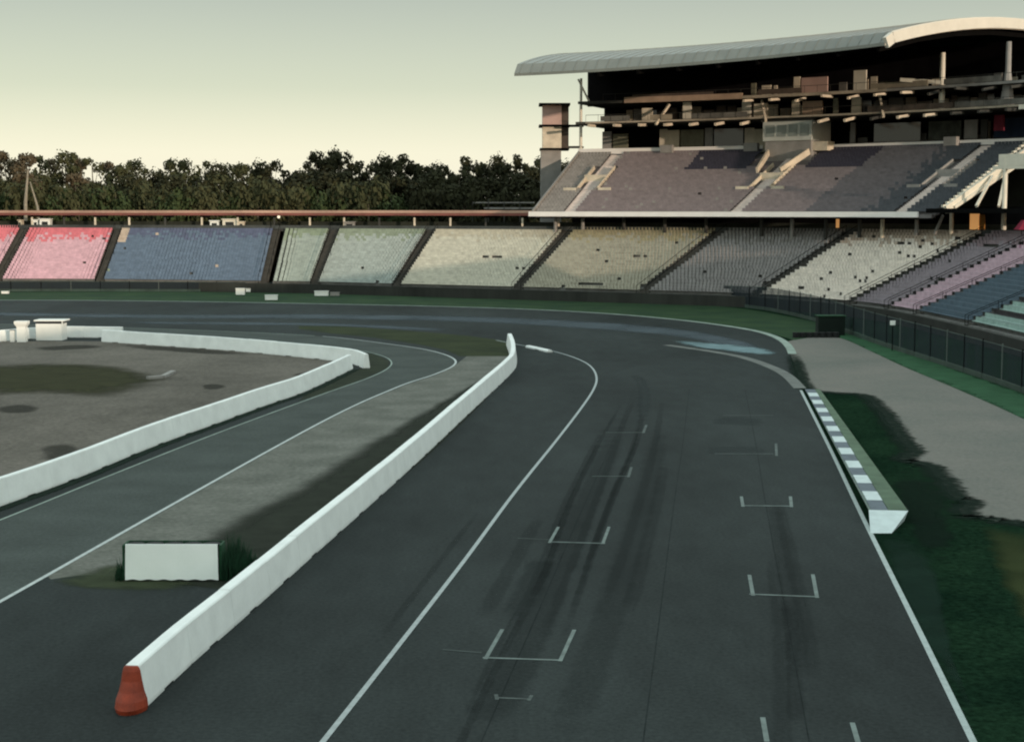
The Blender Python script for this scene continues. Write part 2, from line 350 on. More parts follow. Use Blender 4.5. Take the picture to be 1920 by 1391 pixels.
grid([((1390,948),(1487,949)),((1393,950),(1390,931)),((1484,951),(1482,931))], .14, mid)
grid([((1340,851),(1450,851)),((1456,855),(1455,832))], .14, faint)
grid([((1355,779),(1450,779))], .2, faint2)
grid([((930,1308),(995,1311)),((932,1312),(930,1302)),((991,1314),(997,1304))], .10, faint)
grid([((1438,1391),(1430,1345)),((1610,1396),(1598,1355))], .13, mid)
grid([((970,1009),(1030,1012))], .1, faint2); grid([((830,1218),(903,1224))], .1, faint2)
grid([((1440,1418),(1615,1424))], .13, mid)
# ------------------------------------------------------------ kerb with turf, right side of the grid
kr = empty('trackside_kerb', P(1600,900)); tag(kr, 'raised kerb of white and blue blocks with green turf right of the grid', 'kerb')
pa, pb = P(1510,733), P(1634,975)   # right hand foot of the edge line
d = (pb-pa).normalized(); nr = Vector((-d.y, d.x, 0))     # towards the right of the picture
if nr.x < 0: nr = -nr
Lk = (pb-pa).length
def kp(t, s_, z): v = pa+d*t+nr*s_; return (v.x, v.y, z)
mb = MB(); mb.hexa([kp(0,.1,.0), kp(Lk,.1,.0), kp(Lk,1.15,.0), kp(0,.9,.0), kp(0,.0,.10), kp(Lk,-.12,.42), kp(Lk,1.45,.42), kp(0,1.0,.12)])
mb.build('kerb_base', mat('kerb_side', (.12,.16,.14), .8, .3, 1), kr)
e1, e2 = V3(kp(Lk+.01,-.12,.43)), V3(kp(Lk+.01,1.45,.43)); f1, f2 = P(1632,999,.012), P(1672,999,.012); g1, g2 = V3(kp(Lk+.01,.1,.0)), V3(kp(Lk+.01,1.3,.0))
mb = MB(); mb.hexa([g1, V3((f1.x,f1.y,0)), V3((f2.x,f2.y,0)), g2, e1, f1, f2, e2]); mb.build('end_ramp', M['kerbwhite'], kr)
def topz(t): return .105+(.425-.105)*t/Lk
nb = 21
b1_, b2_ = MB(), MB()
for i in range(nb):
    t0, t1 = Lk*i/nb, Lk*(i+1)/nb
    dk = i % 2 == 0; s0_, s1_ = (-.02, .64) if dk else (.02, .66); (b1_ if dk else b2_).hexa([kp(t0,s0_,topz(t0)-.02), kp(t1,s0_,topz(t1)-.02), kp(t1,s1_,topz(t1)-.02), kp(t0,s1_,topz(t0)-.02), kp(t0,s0_,topz(t0)+.018), kp(t1,s0_,topz(t1)+.018), kp(t1,s1_,topz(t1)+.018), kp(t0,s1_,topz(t0)+.018)])
b1_.build('kerb_block', M['bluewrap'], kr); b2_.build('kerb_block', M['kerbwhite'], kr)
mb = MB(); mb.hexa([kp(0,.67,topz(0)-.02), kp(Lk-.05,.67,topz(Lk)-.02), kp(Lk-.05,1.4,topz(Lk)-.02), kp(0,1.0,topz(0)-.02), kp(0,.67,topz(0)+.03), kp(Lk-.05,.67,topz(Lk)+.03), kp(Lk-.05,1.42,topz(Lk)+.03), kp(0,1.0,topz(0)+.03)])
mb.build('turf_top', M['turf'], kr)
# ------------------------------------------------------------ concrete barrier walls
def barrier(name, base, side, label, wb=.62, wt=.26, h=1.1, seg=4.0, cap=None, cat_='wall', both=False):
    """base = visible foot line, wall body lies on `side` (+1 right / -1 left of travel)"""
    nn = pnorm(base); c = [p+q*side*wb/2 for p, q in zip(base, nn)]
    # resample evenly
    L = [0]
    for i in range(1, len(c)): L.append(L[-1]+(c[i]-c[i-1]).length)
    def atl(s_):
        s_ = max(0, min(L[-1], s_))
        for i in range(1, len(L)):
            if L[i] >= s_: return c[i-1].lerp(c[i], (s_-L[i-1])/max(1e-6, L[i]-L[i-1]))
        return c[-1]
    root = empty(name, (c[0].x, c[0].y, 0)); tag(root, label, cat_)
    body, joints = MB(), MB(); n = max(1, round(L[-1]/seg)); sg = L[-1]/n
    prof = [(-wb/2, .055), (-wb/2, .12), (-wt/2, h-.035), (-wt/2+.035, h), (wt/2-.035, h), (wt/2, h-.035), (wb/2, .12), (wb/2, .055)]
    K = len(prof)
    for k in range(n):
        s0, s1 = k*sg+.005, (k+1)*sg-.005; sub = 3; vs = []
        jz = rnd.uniform(-.012, .012)
        for j in range(sub+1):
            s_ = s0+(s1-s0)*j/sub; p = atl(s_); dd = atl(s_+.3)-atl(s_-.3); dd.normalize(); q = Vector((dd.y, -dd.x, 0))
            for (o_, z) in prof: v = p+q*o_; vs.append((v.x, v.y, z+(jz if z > .5 else 0)))
        fs = [(j*K+i, j*K+(i+1)%K, (j+1)*K+(i+1)%K, (j+1)*K+i) for j in range(sub) for i in range(K)]
        fs += [tuple(range(K-1, -1, -1)), tuple(sub*K+i for i in range(K))]
        body.add(vs, fs)
        for (u0, u1) in ((.01, .40), (.60, .99)):
            a, b_ = atl(s0+(s1-s0)*u0), atl(s0+(s1-s0)*u1); body.beam(a+Vector((0,0,.027)), b_+Vector((0,0,.027)), wb-.02, .053)
        if k: 
            p = atl(k*sg); dd = atl(k*sg+.3)-atl(k*sg-.3); dd.normalize(); joints.beam(p-dd*.004+Vector((0,0,h*.45)), p+dd*.004+Vector((0,0,h*.45)), wt*.7, h*.75)
    body.build('barrier_body', M['wallwhite'], root)
    if joints.v: joints.build('joint_filler', M['concrete_dark'], root)
    return root, c, atl, L[-1]
cw = cat([(v.x, v.y, 0) for v in [P(*p) for p in [(272,1329),(363,1242),(434,1180),(515,1108),(589,1041),(660,978),(756,892),(812,840),(875,780),(937,722),(963,696),(969,683),(968,664),(962,648)]]], 6)
root, c, atl, LL = barrier('concrete_wall', cw, -1, 'long white concrete barrier with a red end beside the start grid', wb=.64, wt=.38, h=1.13)
# red end buffer
p0 = atl(0); dd = (atl(1)-atl(0)).normalized(); q = Vector((dd.y, -dd.x, 0)); mb = MB(); vs = []
rings = [(.0, .38, .95), (.12, .41, 1.02), (.30, .39, .88), (.5, .32, .58), (.75, .27, .34), (1.0, .23, .26), (1.08, .20, .20), (1.12, .16, .16)]
for z, hw, dp in rings:
    for k in range(13):
        t = math.pi*k/12; v = p0 - dd*(math.sin(t)*dp*.6+.012) + q*math.cos(t)*hw; vs.append((v.x, v.y, z))
K = 13
fs = [(j*K+i, j*K+i+1, (j+1)*K+i+1, (j+1)*K+i) for j in range(len(rings)-1) for i in range(K-1)]
fs += [tuple(range((len(rings)-1)*K, len(rings)*K)), tuple(range(K-1, -1, -1))] + [tuple([j*K for j in range(len(rings))]+[j*K+K-1 for j in range(len(rings)-1, -1, -1)])]
mb.add(vs, fs); o = mb.build('end_buffer', M['red'], root); o['label'] = 'dark red rounded end buffer'
cw = cat([(v.x, v.y, 0) for v in [P(*p) for p in [(-420,1102),(-200,1022),(0,950),(100,914),(172,886),(287,838),(402,796),(500,760),(562,739),(609,718),(662,692)]]], 5)
barrier('concrete_wall', cw, -1, 'white concrete barrier running between the brown infield and the grey service road', wb=.62, wt=.30, h=1.15)
cw = cat([(v.x, v.y, 0) for v in [P(*p) for p in [(681,691),(662,683),(640,679),(600,674),(500,664),(410,656),(320,650),(190,641)]]], 5)
barrier('concrete_wall', cw, 1, 'white concrete barrier along the far side of the brown infield', wb=.55, wt=.3, h=1.15)
cw = cat([(v.x, v.y, 0) for v in [P(*p) for p in [(228,634),(120,633),(60,636),(0,641),(-120,648),(-300,655)]]], 5)
barrier('concrete_wall', cw, 1, 'short white concrete barrier behind the white booth at the left edge', wb=.55, wt=.3, h=1.1)
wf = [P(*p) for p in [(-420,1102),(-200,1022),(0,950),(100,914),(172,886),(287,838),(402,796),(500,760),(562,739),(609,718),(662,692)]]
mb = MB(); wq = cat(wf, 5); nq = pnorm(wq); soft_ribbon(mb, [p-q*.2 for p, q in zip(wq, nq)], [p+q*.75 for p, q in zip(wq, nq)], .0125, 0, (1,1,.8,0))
mb.build('grass_verge', soft('wall_foot_shade', (.012, .022, .016), 1, .8, .3))['kind'] = 'structure'  # dark green band with the wall-foot shadow painted into its colour
sheet('grass_verge', [P(*p) for p in [(600,716),(662,694),(684,690),(672,680),(600,671),(500,660),(320,645),(228,636),(228,630),(320,631),(420,634),(520,641),(640,653),(705,665),(730,677),(726,690),(690,707),(640,727),(560,752)]], .0115, mat('dry_verge', (.012,.018,.011), .95, .3, .5, col2=(.032,.040,.024), spec=.1))
# little marks at wall tip
cw = [P(985,652), P(1000,655), P(1026,661)]
barrier('low_kerb_block', cw, -1, 'low white block on the track edge just past the tip of the long barrier', wb=.5, wt=.35, h=.22, cat_='kerb block')
# ------------------------------------------------------------ tyre barrier board on the verge
o0 = P(322,1090); t = empty('tyre_barrier', o0, 0); tag(t, 'white covered tyre stack with dark green netting left of the long barrier', 'tyre barrier')
mb = MB(); N_ = 12
W_, H_ = 3.16, 1.27
vs = []
for i in range(N_*3+1):
    x = -W_/2+W_*i/(N_*3); zb = .05+.035*math.sin(i*math.pi/6)**2; vs += [(x+ (0.03 if 0 else 0), -.02*abs(math.sin(i*math.pi/N_*1.0)), zb), (x*.985, .05, H_)]
n_ = N_*3+1
vs += [(v[0], v[1]+.06, v[2]) for v in vs[:]]
fs = [(2*i, 2*i+2, 2*i+3, 2*i+1) for i in range(n_-1)] + [(2*n_+2*i+1, 2*n_+2*i+3, 2*n_+2*i+2, 2*n_+2*i) for i in range(n_-1)]
fs += [(2*i+1, 2*i+3, 2*n_+2*i+3, 2*n_+2*i+1) for i in range(n_-1)] + [(0, 1, 2*n_+1, 2*n_), (2*n_-2, 4*n_-2, 4*n_-1, 2*n_-1)]
mb.add(vs, fs); mb.build('white_cover', mat('cover_white', (.82,.88,.83), .6, .04, 1.2), t, origin=(0,0,0))
for k, x in enumerate([-1.3, -.65, 0, .65, 1.3]):
    mb = MB()
    for j in range(5):
        mb.tube((x, .46, .02+j*.245), (x, .46, .235+j*.245), .31, .31, 16)
    mb.build('tyre_stack', M['rubber'], t, origin=(0,0,0))
mb = MB()
for i in range(14):
    for j in range(5):
        x = -1.66+i*.235; z0 = .04+j*.24; y = .86+.05*rnd.random()
        if i in (0, 13) or j == 4 or rnd.random() < .9: mb.box(x, x+.22, y, y+.06, z0, z0+.225)
for (x) in (-1.68, 1.60):
    for j in range(5): mb.box(x, x+.08, .12, .86, .04+j*.24, .265+j*.24)
mb.build('green_netting', M['dkgreen'], t, origin=(0,0,0))
mb = MB()   # weeds/netting spilling to the right
for i in range(1500):
    x = 1.7+abs(rnd.gauss(0, .45)); y = rnd.uniform(.0, 2.4); h = max(.1, rnd.gauss(.75, .2)*(1.25-min(1,(x-1.7)*.8))); an = rnd.random()*6.3; w_ = rnd.uniform(.02, .07)
    mb.add([(x, y, 0), (x+w_*math.cos(an), y+w_*math.sin(an), 0), (x+rnd.gauss(0, .12), y+rnd.gauss(0, .12), h)], [(0,1,2)])
for i in range(200):
    x = -1.7-abs(rnd.gauss(0, .12)); y = rnd.uniform(.0, 1.2); h = max(.1, rnd.gauss(.4, .2)); an = rnd.random()*6.3; w_ = rnd.uniform(.02, .07)
    mb.add([(x, y, 0), (x+w_*math.cos(an), y+w_*math.sin(an), 0), (x+rnd.gauss(0, .1), y+rnd.gauss(0, .1), h)], [(0,1,2)])
o = mb.build('tall_grass', mat('tall_grass', (.008,.042,.018), .9, .5, 1), origin=(0, 0, 0)); o.location = (o0.x, o0.y, 0); tag(o, kind='stuff', label='dark tall grass around the white tyre stack', cat='grass')
# ------------------------------------------------------------ marshal booth and post
o0 = P(97,637); t = empty('marshal_booth', o0); tag(t, 'white marshal booth with dark window band and flat roof by the infield barrier', 'booth')
mb = MB(); mb.box(-1.25, 1.25, -.9, .9, 0, 1.62); mb.build('booth_wall', M['white'], t, origin=(0,0,0))
mb = MB(); mb.box(-1.2, 1.2, -.85, .85, 1.623, 1.86); mb.build('window_band', M['glass'], t, origin=(0,0,0))
mb = MB(); mb.box(-1.4, 1.55, -1.0, 1.0, 1.863, 1.98); mb.build('roof', M['white'], t, origin=(0,0,0))
mb = MB(); mb.box(1.28, 1.36, -.95, -.87, 1.35, 1.86); mb.build('lamp_bracket', M['white'], t, origin=(0,0,0))
o0 = P(42,641); t = empty('marshal_post', o0); tag(t, 'white pillar with a wider flat head left of the white booth', 'post')
mb = MB(); mb.box(-.42, .42, -.35, .35, 0, 1.45); mb.build('pillar', M['white'], t, origin=(0,0,0))
mb = MB(); mb.hexa([(-.42,-.35,1.45),(.42,-.35,1.45),(.42,.35,1.45),(-.42,.35,1.45),(-.62,-.45,1.75),(.62,-.45,1.75),(.62,.45,1.75),(-.62,.45,1.75)]); mb.box(-.62,.62,-.45,.45,1.752,2.0); mb.build('head', M['white'], t, origin=(0,0,0))
o0 = P(24,641); t = empty('marshal_post', o0); tag(t, 'narrow low white bollard at the left edge beside the wide-headed pillar', 'post')
mb = MB(); mb.box(-.2, .2, -.2, .2, 0, 1.1); mb.build('pillar', M['white'], t, origin=(0,0,0)); mb = MB(); mb.box(-.23, .23, -.23, .23, 1.103, 1.16); mb.build('cap', M['concrete'], t, origin=(0,0,0))
# white bent kerb piece in the infield
mb = MB(); mb.beam(P(277,711)+Vector((0,0,.1)), P(303,709)+Vector((0,0,.1)), .5, .2); mb.beam(P(305,709)+Vector((0,0,.1)), P(325,699)+Vector((0,0,.1)), .4, .2)
tag(mb.build('curb_stone', M['concrete']), 'bent pale kerb stone lying on the brown infield', 'kerb stone')
# trackside small white things by the far stand
for (x, y, w_, h_, lab, cat_, nm) in ((451,554,1.3,1.0,'white square box on the far verge below the blue seats','box','marshal_box'),
                                 (509,564,1.7,.75,'low white box nearest the far track edge below the blue seats','box','marshal_box'),
                                 (466,548.5,.7,.55,'tiny white box on the stand foot wall below the blue seats','box','marshal_box'),
                                 (603,556,2.0,.75,'white bench-like board on the verge below the grey-green seats','board','marshal_board'),
                                 (628,556,1.3,.55,'greyish board beside the white board on the far verge','board','marshal_board'),
                                 (10,552,1.0,.4,'flat white marker on the far verge below the red seats at the left edge','marker','marker_board')):
    o0 = P(x, y); t = empty(nm, o0); tag(t, lab, cat_)
    mm = M['white'] if 'grey' not in lab[:6] else M['concrete']
    mb = MB(); mb.box(-w_/2, w_/2, -.3, .3, .12, h_); mb.build('panel', mm, t, origin=(0,0,0))
    mb = MB(); mb.box(-w_/2-.05, w_/2+.05, -.36, .36, h_+.002, h_+.07); mb.build('lid', mm, t, origin=(0,0,0))
    for s_ in (-1, 1): mb = MB(); mb.box(s_*w_*.4-.05, s_*w_*.4+.05, -.25, .25, 0, .118); mb.build('foot', M['rubber'], t, origin=(0,0,0))
# ------------------------------------------------------------ lower grandstand
ZF, ZB = 1.4, 9.6
def q2(a, c): return (P(a[0], a[1], ZF), Vector(((c[0]-CX)/FPX*c[1], c[1], ZB)))
nodes = [ (V3((-141,256,ZF)), V3((-147,277,ZB))), (V3((-110,251,ZF)), V3((-115,272,ZB))),
  q2((-10,527.5),(48,267)), q2((187,528),(226,262)), q2((493,531.5),(519,257)), q2((590,533),(631,254)), q2((743,537),(812,248)), q2((968,543),(1066,238)),
  q2((1202,549.5),(1350,227)), q2((1412,556.5),(1595,215)), q2((1588,570),(1845,198)),
  (V3((42.6,182,ZF)), V3((61.8,187,ZB))), (V3((43.6,173,ZF)), V3((63.4,176,ZB))), (V3((44.4,156,ZF)), V3((64.5,158,ZB))),
  (V3((44.7,135,ZF)), V3((64.8,135.5,ZB))), (V3((44,114,ZF)), V3((64,113,ZB))), (V3((42,82,ZF)), V3((62,80,ZB))),
  (V3((39.5,45,ZF)), V3((59,43,ZB))), (V3((37,10,ZF)), V3((57,8,ZB))), (V3((34.5,-30,ZF)), V3((54.5,-32,ZB))), (V3((32,-70,ZF)), V3((52,-72,ZB))), (V3((30,-110,ZF)), V3((50,-112,ZB)))]
FN, BN = [n[0] for n in nodes], [n[1] for n in nodes]
def cr(pts, u):
    i = min(int(u), len(pts)-2); t = u-i; L = len(pts)
    a, b, c, d = pts[max(i-1,0)], pts[i], pts[i+1], pts[min(i+2,L-1)]
    return .5*((2*b)+(c-a)*t+(2*a-5*b+4*c-d)*t*t+(3*b-a-3*c+d)*t**3)
def st(u, s_, z=None):
    v = cr(FN, u).lerp(cr(BN, u), s_)
    if z is not None: v = V3((v.x, v.y, z))
    return v
def seatmat(name, c, k=1.0, var=.22): return mat('seat_'+name, rgb(*c, k), .6, var, 1.3, spec=.25)
G = 1.1
SM = {'pink': (seatmat('pink', (190,156,166), G), seatmat('red', (192,112,121), G)),
 'blue': (seatmat('blue', (92,108,126), G), seatmat('navy', (84,92,114), G)),
 'gg': (seatmat('grey_green', (146,156,150), G), seatmat('moss_grey', (128,140,122), G)),
 'gg2': (seatmat('pale_grey', (154,162,158), G), seatmat('moss_grey2', (132,142,126), G)),
 'cream': (seatmat('cream', (184,181,168), G), seatmat('cream2', (176,170,154), G)),
 'beige': (seatmat('beige', (158,154,140), G), seatmat('mustard', (154,146,120), G)),
 'grey': (seatmat('grey', (136,133,132), G), seatmat('grey2', (122,119,116), G)),
 'white': (seatmat('offwhite', (204,196,186), G), seatmat('tanwhite', (172,158,144), G)),
 'mauve': (seatmat('mauve', (130,122,128), G), seatmat('mauve2', (126,112,117), G)),
 'lilac': (seatmat('lilac', (172,150,160), G), seatmat('rose', (146,112,128), G)),
 'teal': (seatmat('teal', (74,90,102), G), seatmat('teal2', (60,84,98), G)),
 'mint': (seatmat('mint', (134,156,150), G), seatmat('mint2', (90,120,124), G))}
blocks = [(0,1,'pink'),(1,2,'pink'),(2,3,'pink'),(3,4,'blue'),(4,5,'gg'),(5,6,'gg2'),(6,7,'cream'),(7,8,'beige'),(8,9,'grey'),(9,10,'white'),(10,11,'mauve'),(11,12,'lilac'),(12,13,'teal'),(13,14,'mint'),
          (14,15,'teal'),(15,16,'grey'),(16,17,'mint'),(17,18,'blue'),(18,19,'grey'),(19,20,'blue'),(20,21,'grey')]
NR = 22
ls = empty('lower_grandstand', (0,230,0)); tag(ls, 'long curved lower grandstand of coloured seat blocks behind the far track', 'grandstand')
stepm = mat('terrace_concrete', (.14,.14,.132), .9, .3, .8)
stair_dark = mat('stair_dark', (.055,.052,.045), .9, .3, 1)
missm = mat('seat_gap', (.03,.028,.03), .9, .3, 1)
for (u0, u1, key) in blocks:
    L0 = (cr(FN, u1)-cr(FN, u0)).length; g = (.55 if u0 > 9 else .8)/L0; a0, a1 = u0+g, u1-g
    mb = MB(); nseg = max(3, int(L0/3.0))
    if u0 >= 14: nseg = max(3, int(L0/8))
    for r_ in range(NR):
        s0, s1 = r_/NR, (r_+1)/NR; z = ZF+(ZB-ZF)*r_/NR; z1 = ZF+(ZB-ZF)*(r_+1)/NR; vs = []
        for j in range(nseg+1):
            u = a0+(a1-a0)*j/nseg
            vs += [st(u, s0, z-.35), st(u, s0, z), st(u, s1, z)]
        mb.add(vs, [(3*j, 3*j+3, 3*j+4, 3*j+1) for j in range(nseg)] + [(3*j+1, 3*j+4, 3*j+5, 3*j+2) for j in range(nseg)], 0)
    # seats
    mats_ = [stepm, SM[key][0], SM[key][1], missm]
    pitch = .52 if u0 < 14 else 3.2
    rowmiss = {}
    for r_ in range(NR):
        sc = (r_+.42)/NR; z = ZF+(ZB-ZF)*r_/NR; ln = (st(a1, sc)-st(a0, sc)).length; n = int(ln/pitch)
        run = 0
        for j in range(n):
            u = a0+(a1-a0)*(j+.5)/n; p = st(u, sc, z); q = st(u, sc+.01, z)-p; q.normalize(); tt = V3((q.y, -q.x, 0)); w_ = pitch*.498
            top = r_ >= NR*.80 + rnd.uniform(-2, 2)
            if key in ('pink',): top = r_ >= NR*.74+rnd.uniform(-2, 2)
            mi = 2 if top else 1
            if key in ('white', 'cream', 'beige', 'grey', 'mauve'):
                if key == 'white' and rnd.random() < .014: mi = 3
                if run > 0: run -= 1; mi = 3 if rnd.random() < .7 else mi
                elif rnd.random() < .003: run = rnd.randint(1, 6); mi = 3
                elif rnd.random() < .006: mi = 3
            elif rnd.random() < .002: mi = 3
            if key == 'blue' and u0 == 3:
                uu = (j+.5)/n
                if uu < .055 and r_ > 14: mi = 4
                elif rnd.random() < .002: mi = 4
                elif rnd.random() < .03 and uu < .07: mi = 5
            if mi == 3: continue
            if key == 'mint' and r_ % 3 == 2: mi = 3
            # pan and back
            A_, B2 = p-tt*w_, p+tt*w_
            h0, h1 = .40, .46
            f = q*.40; bk = q*.50
            pv = [A_, B2, B2+f, A_+f]
            mb.add([(v.x, v.y, z+h0) for v in pv]+[(v.x, v.y, z+h1) for v in pv], [(4,5,6,7),(0,1,5,4)], mi)
            bv = [A_+f, B2+f, B2+bk, A_+bk]
            mb.add([(v.x, v.y, z+h1-.02) for v in bv]+[(v.x, v.y, z+.84) for v in bv], [(4,5,6,7),(0,1,5,4),(1,2,6,5),(3,0,4,7)], mi)
    if key == 'blue': mats_ += [SM['white'][1], SM['gg'][1]]
    mb.build('seating_block', mats_, ls)
# aisles
for i in range(1, len(nodes)-1):
    if i > 16: continue
    L0 = (cr(FN, min(i+.5, len(nodes)-1))-cr(FN, i-.5)).length; g = (.55 if i > 9 else .8)/max(1, L0); mb = MB()
    for r_ in range(NR*2):
        s0, s1 = r_/NR/2, (r_+1)/NR/2; z = ZF+(ZB-ZF)*r_/NR/2-.06
        A_, B2, C_, D_ = st(i-g, s0, z), st(i+g, s0, z), st(i+g, s1, z), st(i-g, s1, z); dz = V3((0,0,-.35))
        mb.hexa([A_+dz, B2+dz, C_+dz, D_+dz, A_, B2, C_, D_])
    mb.build('stair_aisle', stair_dark, ls)
    for s_ in (-1, 1):
        mb = MB(); pts = [st(i+s_*g*.93, k/6) + V3((0,0,.95)) for k in range(7)]
        for k in range(6): mb.tube(pts[k], pts[k+1], .035, n=5)
        for k in range(7): mb.tube(pts[k]-V3((0,0,.95)), pts[k], .03, n=4)
        mb.build('handrail', M['black'], ls)
# front wall, back wall / parapet
U = [i*.1 for i in range(0, 10*(len(nodes)-1)+1)]
U = [u for u in U if u < len(nodes)-1]
def wallstrip(name, m, s0, s1, z0, z1, parent=ls, us=U, off0=0):
    mb = MB(); vs = []
    for u in us:
        a, b_ = st(u, s0), st(u, s1); vs += [(a.x,a.y,z0), (b_.x,b_.y,z0), (b_.x,b_.y,z1), (a.x,a.y,z1)]
    n = len(us); fs = []
    for j in range(n-1):
        for k in range(4): fs.append((4*j+k, 4*j+(k+1)%4, 4*j+4+(k+1)%4, 4*j+4+k))
    fs += [(0,1,2,3), (4*n-1, 4*n-2, 4*n-3, 4*n-4)]
    mb.add(vs, fs); return mb.build(name, m, parent)
wallstrip('front_wall', mat('stand_foot_wall', (.028,.03,.026), .9, .4, .25, stretch=(1,1,.2)), -.05, -.03, 0, ZF+.02)
wallstrip('front_ledge', M['concrete_dark'], -.03, 0, ZF-.36, ZF-.2)
wallstrip('rear_walkway', M['concrete_dark'], 1.0, 1.22, ZB-.4, ZB-.05)
wallstrip('rear_parapet', mat('rear_parapet', (.06,.065,.062), .9, .4, .2), 1.0, 1.01, ZB-.02, ZB+.55)
rwm = mat('rear_wall', (.03,.034,.026), .9, .5, .15)
wallstrip('rear_wall', rwm, 1.24, 1.27, 0, ZB+1.15, us=[u for u in U if u <= 13.5])
wallstrip('rear_wall', rwm, 1.24, 1.27, 0, 14.5, us=[u for u in U if u >= 13.5])
# canopy above the rear walkway
cn = empty('walkway_canopy', (0,250,0)); tag(cn, 'low flat canopy with pale pink edge along the top of the lower grandstand', 'canopy')
UL = [u for u in U if u <= 7.05]
UR = [u for u in U if u >= 13.5]
wallstrip('canopy_roof', mat('canopy_top', (.10,.09,.075), .8, .2, .4), 1.035, 1.3, 12.22, 12.36, cn, UL)
wallstrip('edge_fascia', mat('canopy_edge', (.44,.28,.21), .7, .3, .12), 1.02, 1.033, 12.12, 12.52, cn, UL)
wallstrip('edge_trim', mat('canopy_red', (.20,.07,.055), .7, .4, .1), 1.022, 1.033, 11.72, 12.118, cn, UL)
wallstrip('canopy_roof', M['black'], 1.035, 1.3, 12.22, 12.36, cn, UR)
wallstrip('edge_fascia', M['tan'], 1.02, 1.033, 11.8, 12.5, cn, UR)
acc = 0; last = st(0, 1.05); k = 0
u = 0
while u < 7.0:
    p = st(u, 1.06)
    if (p-last).length > 6.0:
        last = p; n_ = (st(u, 1.2, p.z)-p).normalized(); k += 1
        mb = MB(); mb.beam(V3((p.x, p.y, 11.75))-n_*.1, V3((p.x, p.y, 11.75))+n_*4.6, .5, .7); mb.build('roof_beam', M['black'], cn)
        mb = MB(); mb.box(p.x-.14, p.x+.14, p.y-.14, p.y+.14, ZB-.05, 11.4); mb.build('post', M['concrete_warm'] if k % 3 else M['concrete_dark'], cn)
    u += .01
# things on the rear walkway
def kiosk(px, w_, h_, m, lab, cat_='kiosk', s_=1.12, name='kiosk', u_=None):
    best = min(((abs((lambda v: CX+FPX*v.x/(v.y*cp))(st(k*.01, s_))-px), k*.01) for k in range(0, 1500)), key=lambda e: e[0])[1]
    p = st(best, s_); t = empty(name, (p.x, p.y, ZB-.05)); tag(t, lab, cat_)
    mb = MB(); mb.box(-w_/2, w_/2, -.7, .7, 0, h_); mb.build('stall_wall', m, t, origin=(0,0,0))
    mb = MB(); mb.box(-w_/2-.15, w_/2+.15, -.9, .75, h_+.003, h_+.12); mb.build('stall_roof', m, t, origin=(0,0,0))
    mb = MB(); mb.box(-w_*.3, w_*.3, -.72, -.703, h_*.4, h_*.75); mb.build('hatch', M['glass'], t, origin=(0,0,0))
    return t
kiosk(68, .8, 1.35, M['white'], 'narrow white kiosk above the pink seats, left of the wider white one')
kiosk(86, 1.7, 1.5, M['white'], 'wide cream kiosk under the canopy above the pink seats')
kiosk(402, 1.4, 1.25, M['white'], 'small white kiosk above the blue seats, left of the large cream kiosk')
kiosk(431, 2.3, 1.5, M['steel_cream'], 'large cream kiosk under the canopy above the blue seats')
kiosk(452, .8, 1.1, M['concrete_warm'], 'small tan kiosk right of the large cream kiosk above the blue seats')
kiosk(655, 1.6, 1.1, M['concrete'], 'grey kiosk under the canopy above the pale grey seats')
kiosk(39, .5, 1.3, M['concrete_warm'], 'thin tan kiosk under the canopy near the left edge')
# pale board beside the blue seats + dark shrub with light
p = st(4.02, .99); t = empty('floodlight', (p.x, p.y+1.2, ZB)); tag(t, 'small bright floodlight on a short mast beside a dark shrub under the canopy', 'lamp')
mb = MB(); mb.tube((0,0,0), (0,0,1.75), .05, n=6); mb.build('mast', M['black'], t, origin=(0,0,0))
lm = bpy.data.materials.new('lamp_glow'); lm.use_nodes = True; bs = lm.node_tree.nodes['Principled BSDF']; bs.inputs['Emission Color'].default_value = (1,.85,.55,1); bs.inputs['Emission Strength'].default_value = .7
mb = MB(); mb.tube((0,-.15,1.9), (0,.15,1.9), .24, .22, 12); mb.build('lamp_head', lm, t, origin=(0,0,0))
# ------------------------------------------------------------ catch fence
fw = cat([(v.x, v.y, 0) for v in ([P(-400,552), P(0,547), P(300,547), P(600,549), P(900,553), P(1150,559), P(1300,568), P(1430,581), P(1530,603), P(1575,620)] + [V3((34.4,148,0)), V3((35.0,128,0)), V3((35.2,110,0)), V3((34.6,88,0)), V3((32.8,55,0)), V3((30.6,20,0)), V3((28,-20,0))])], 8)
cf = empty('catch_fence', (fw[0].x, fw[0].y, 0)); tag(cf, 'dark wire catch fence on posts in front of the lower grandstand', 'fence')
fm = bpy.data.materials.new('wire_mesh'); fm.use_nodes = True; n = fm.node_tree; bs = n.nodes['Principled BSDF']; bs.inputs['Base Color'].default_value = (.027,.036,.042,1); bs.inputs['Roughness'].default_value = .9; bs.inputs['Specular IOR Level'].default_value = .05
trn = n.nodes.new('ShaderNodeBsdfTransparent'); mx = n.nodes.new('ShaderNodeMixShader'); tcn = n.nodes.new('ShaderNodeNewGeometry'); nz = n.nodes.new('ShaderNodeTexNoise'); nz.inputs['Scale'].default_value = .5
mpp = n.nodes.new('ShaderNodeMapping'); mpp.inputs['Scale'].default_value = (1,1,.1); n.links.new(tcn.outputs['Position'], mpp.inputs[0]); n.links.new(mpp.outputs[0], nz.inputs['Vector'])
mr = n.nodes.new('ShaderNodeMapRange'); mr.inputs[1].default_value = .3; mr.inputs[2].default_value = .7; mr.inputs[3].default_value = .5; mr.inputs[4].default_value = .82
n.links.new(nz.outputs[0], mr.inputs[0]); n.links.new(mr.outputs[0], mx.inputs[0]); n.links.new(trn.outputs[0], mx.inputs[1]); n.links.new(bs.outputs[0], mx.inputs[2]); n.links.new(mx.outputs[0], n.nodes['Material Output'].inputs[0])
L = [0]
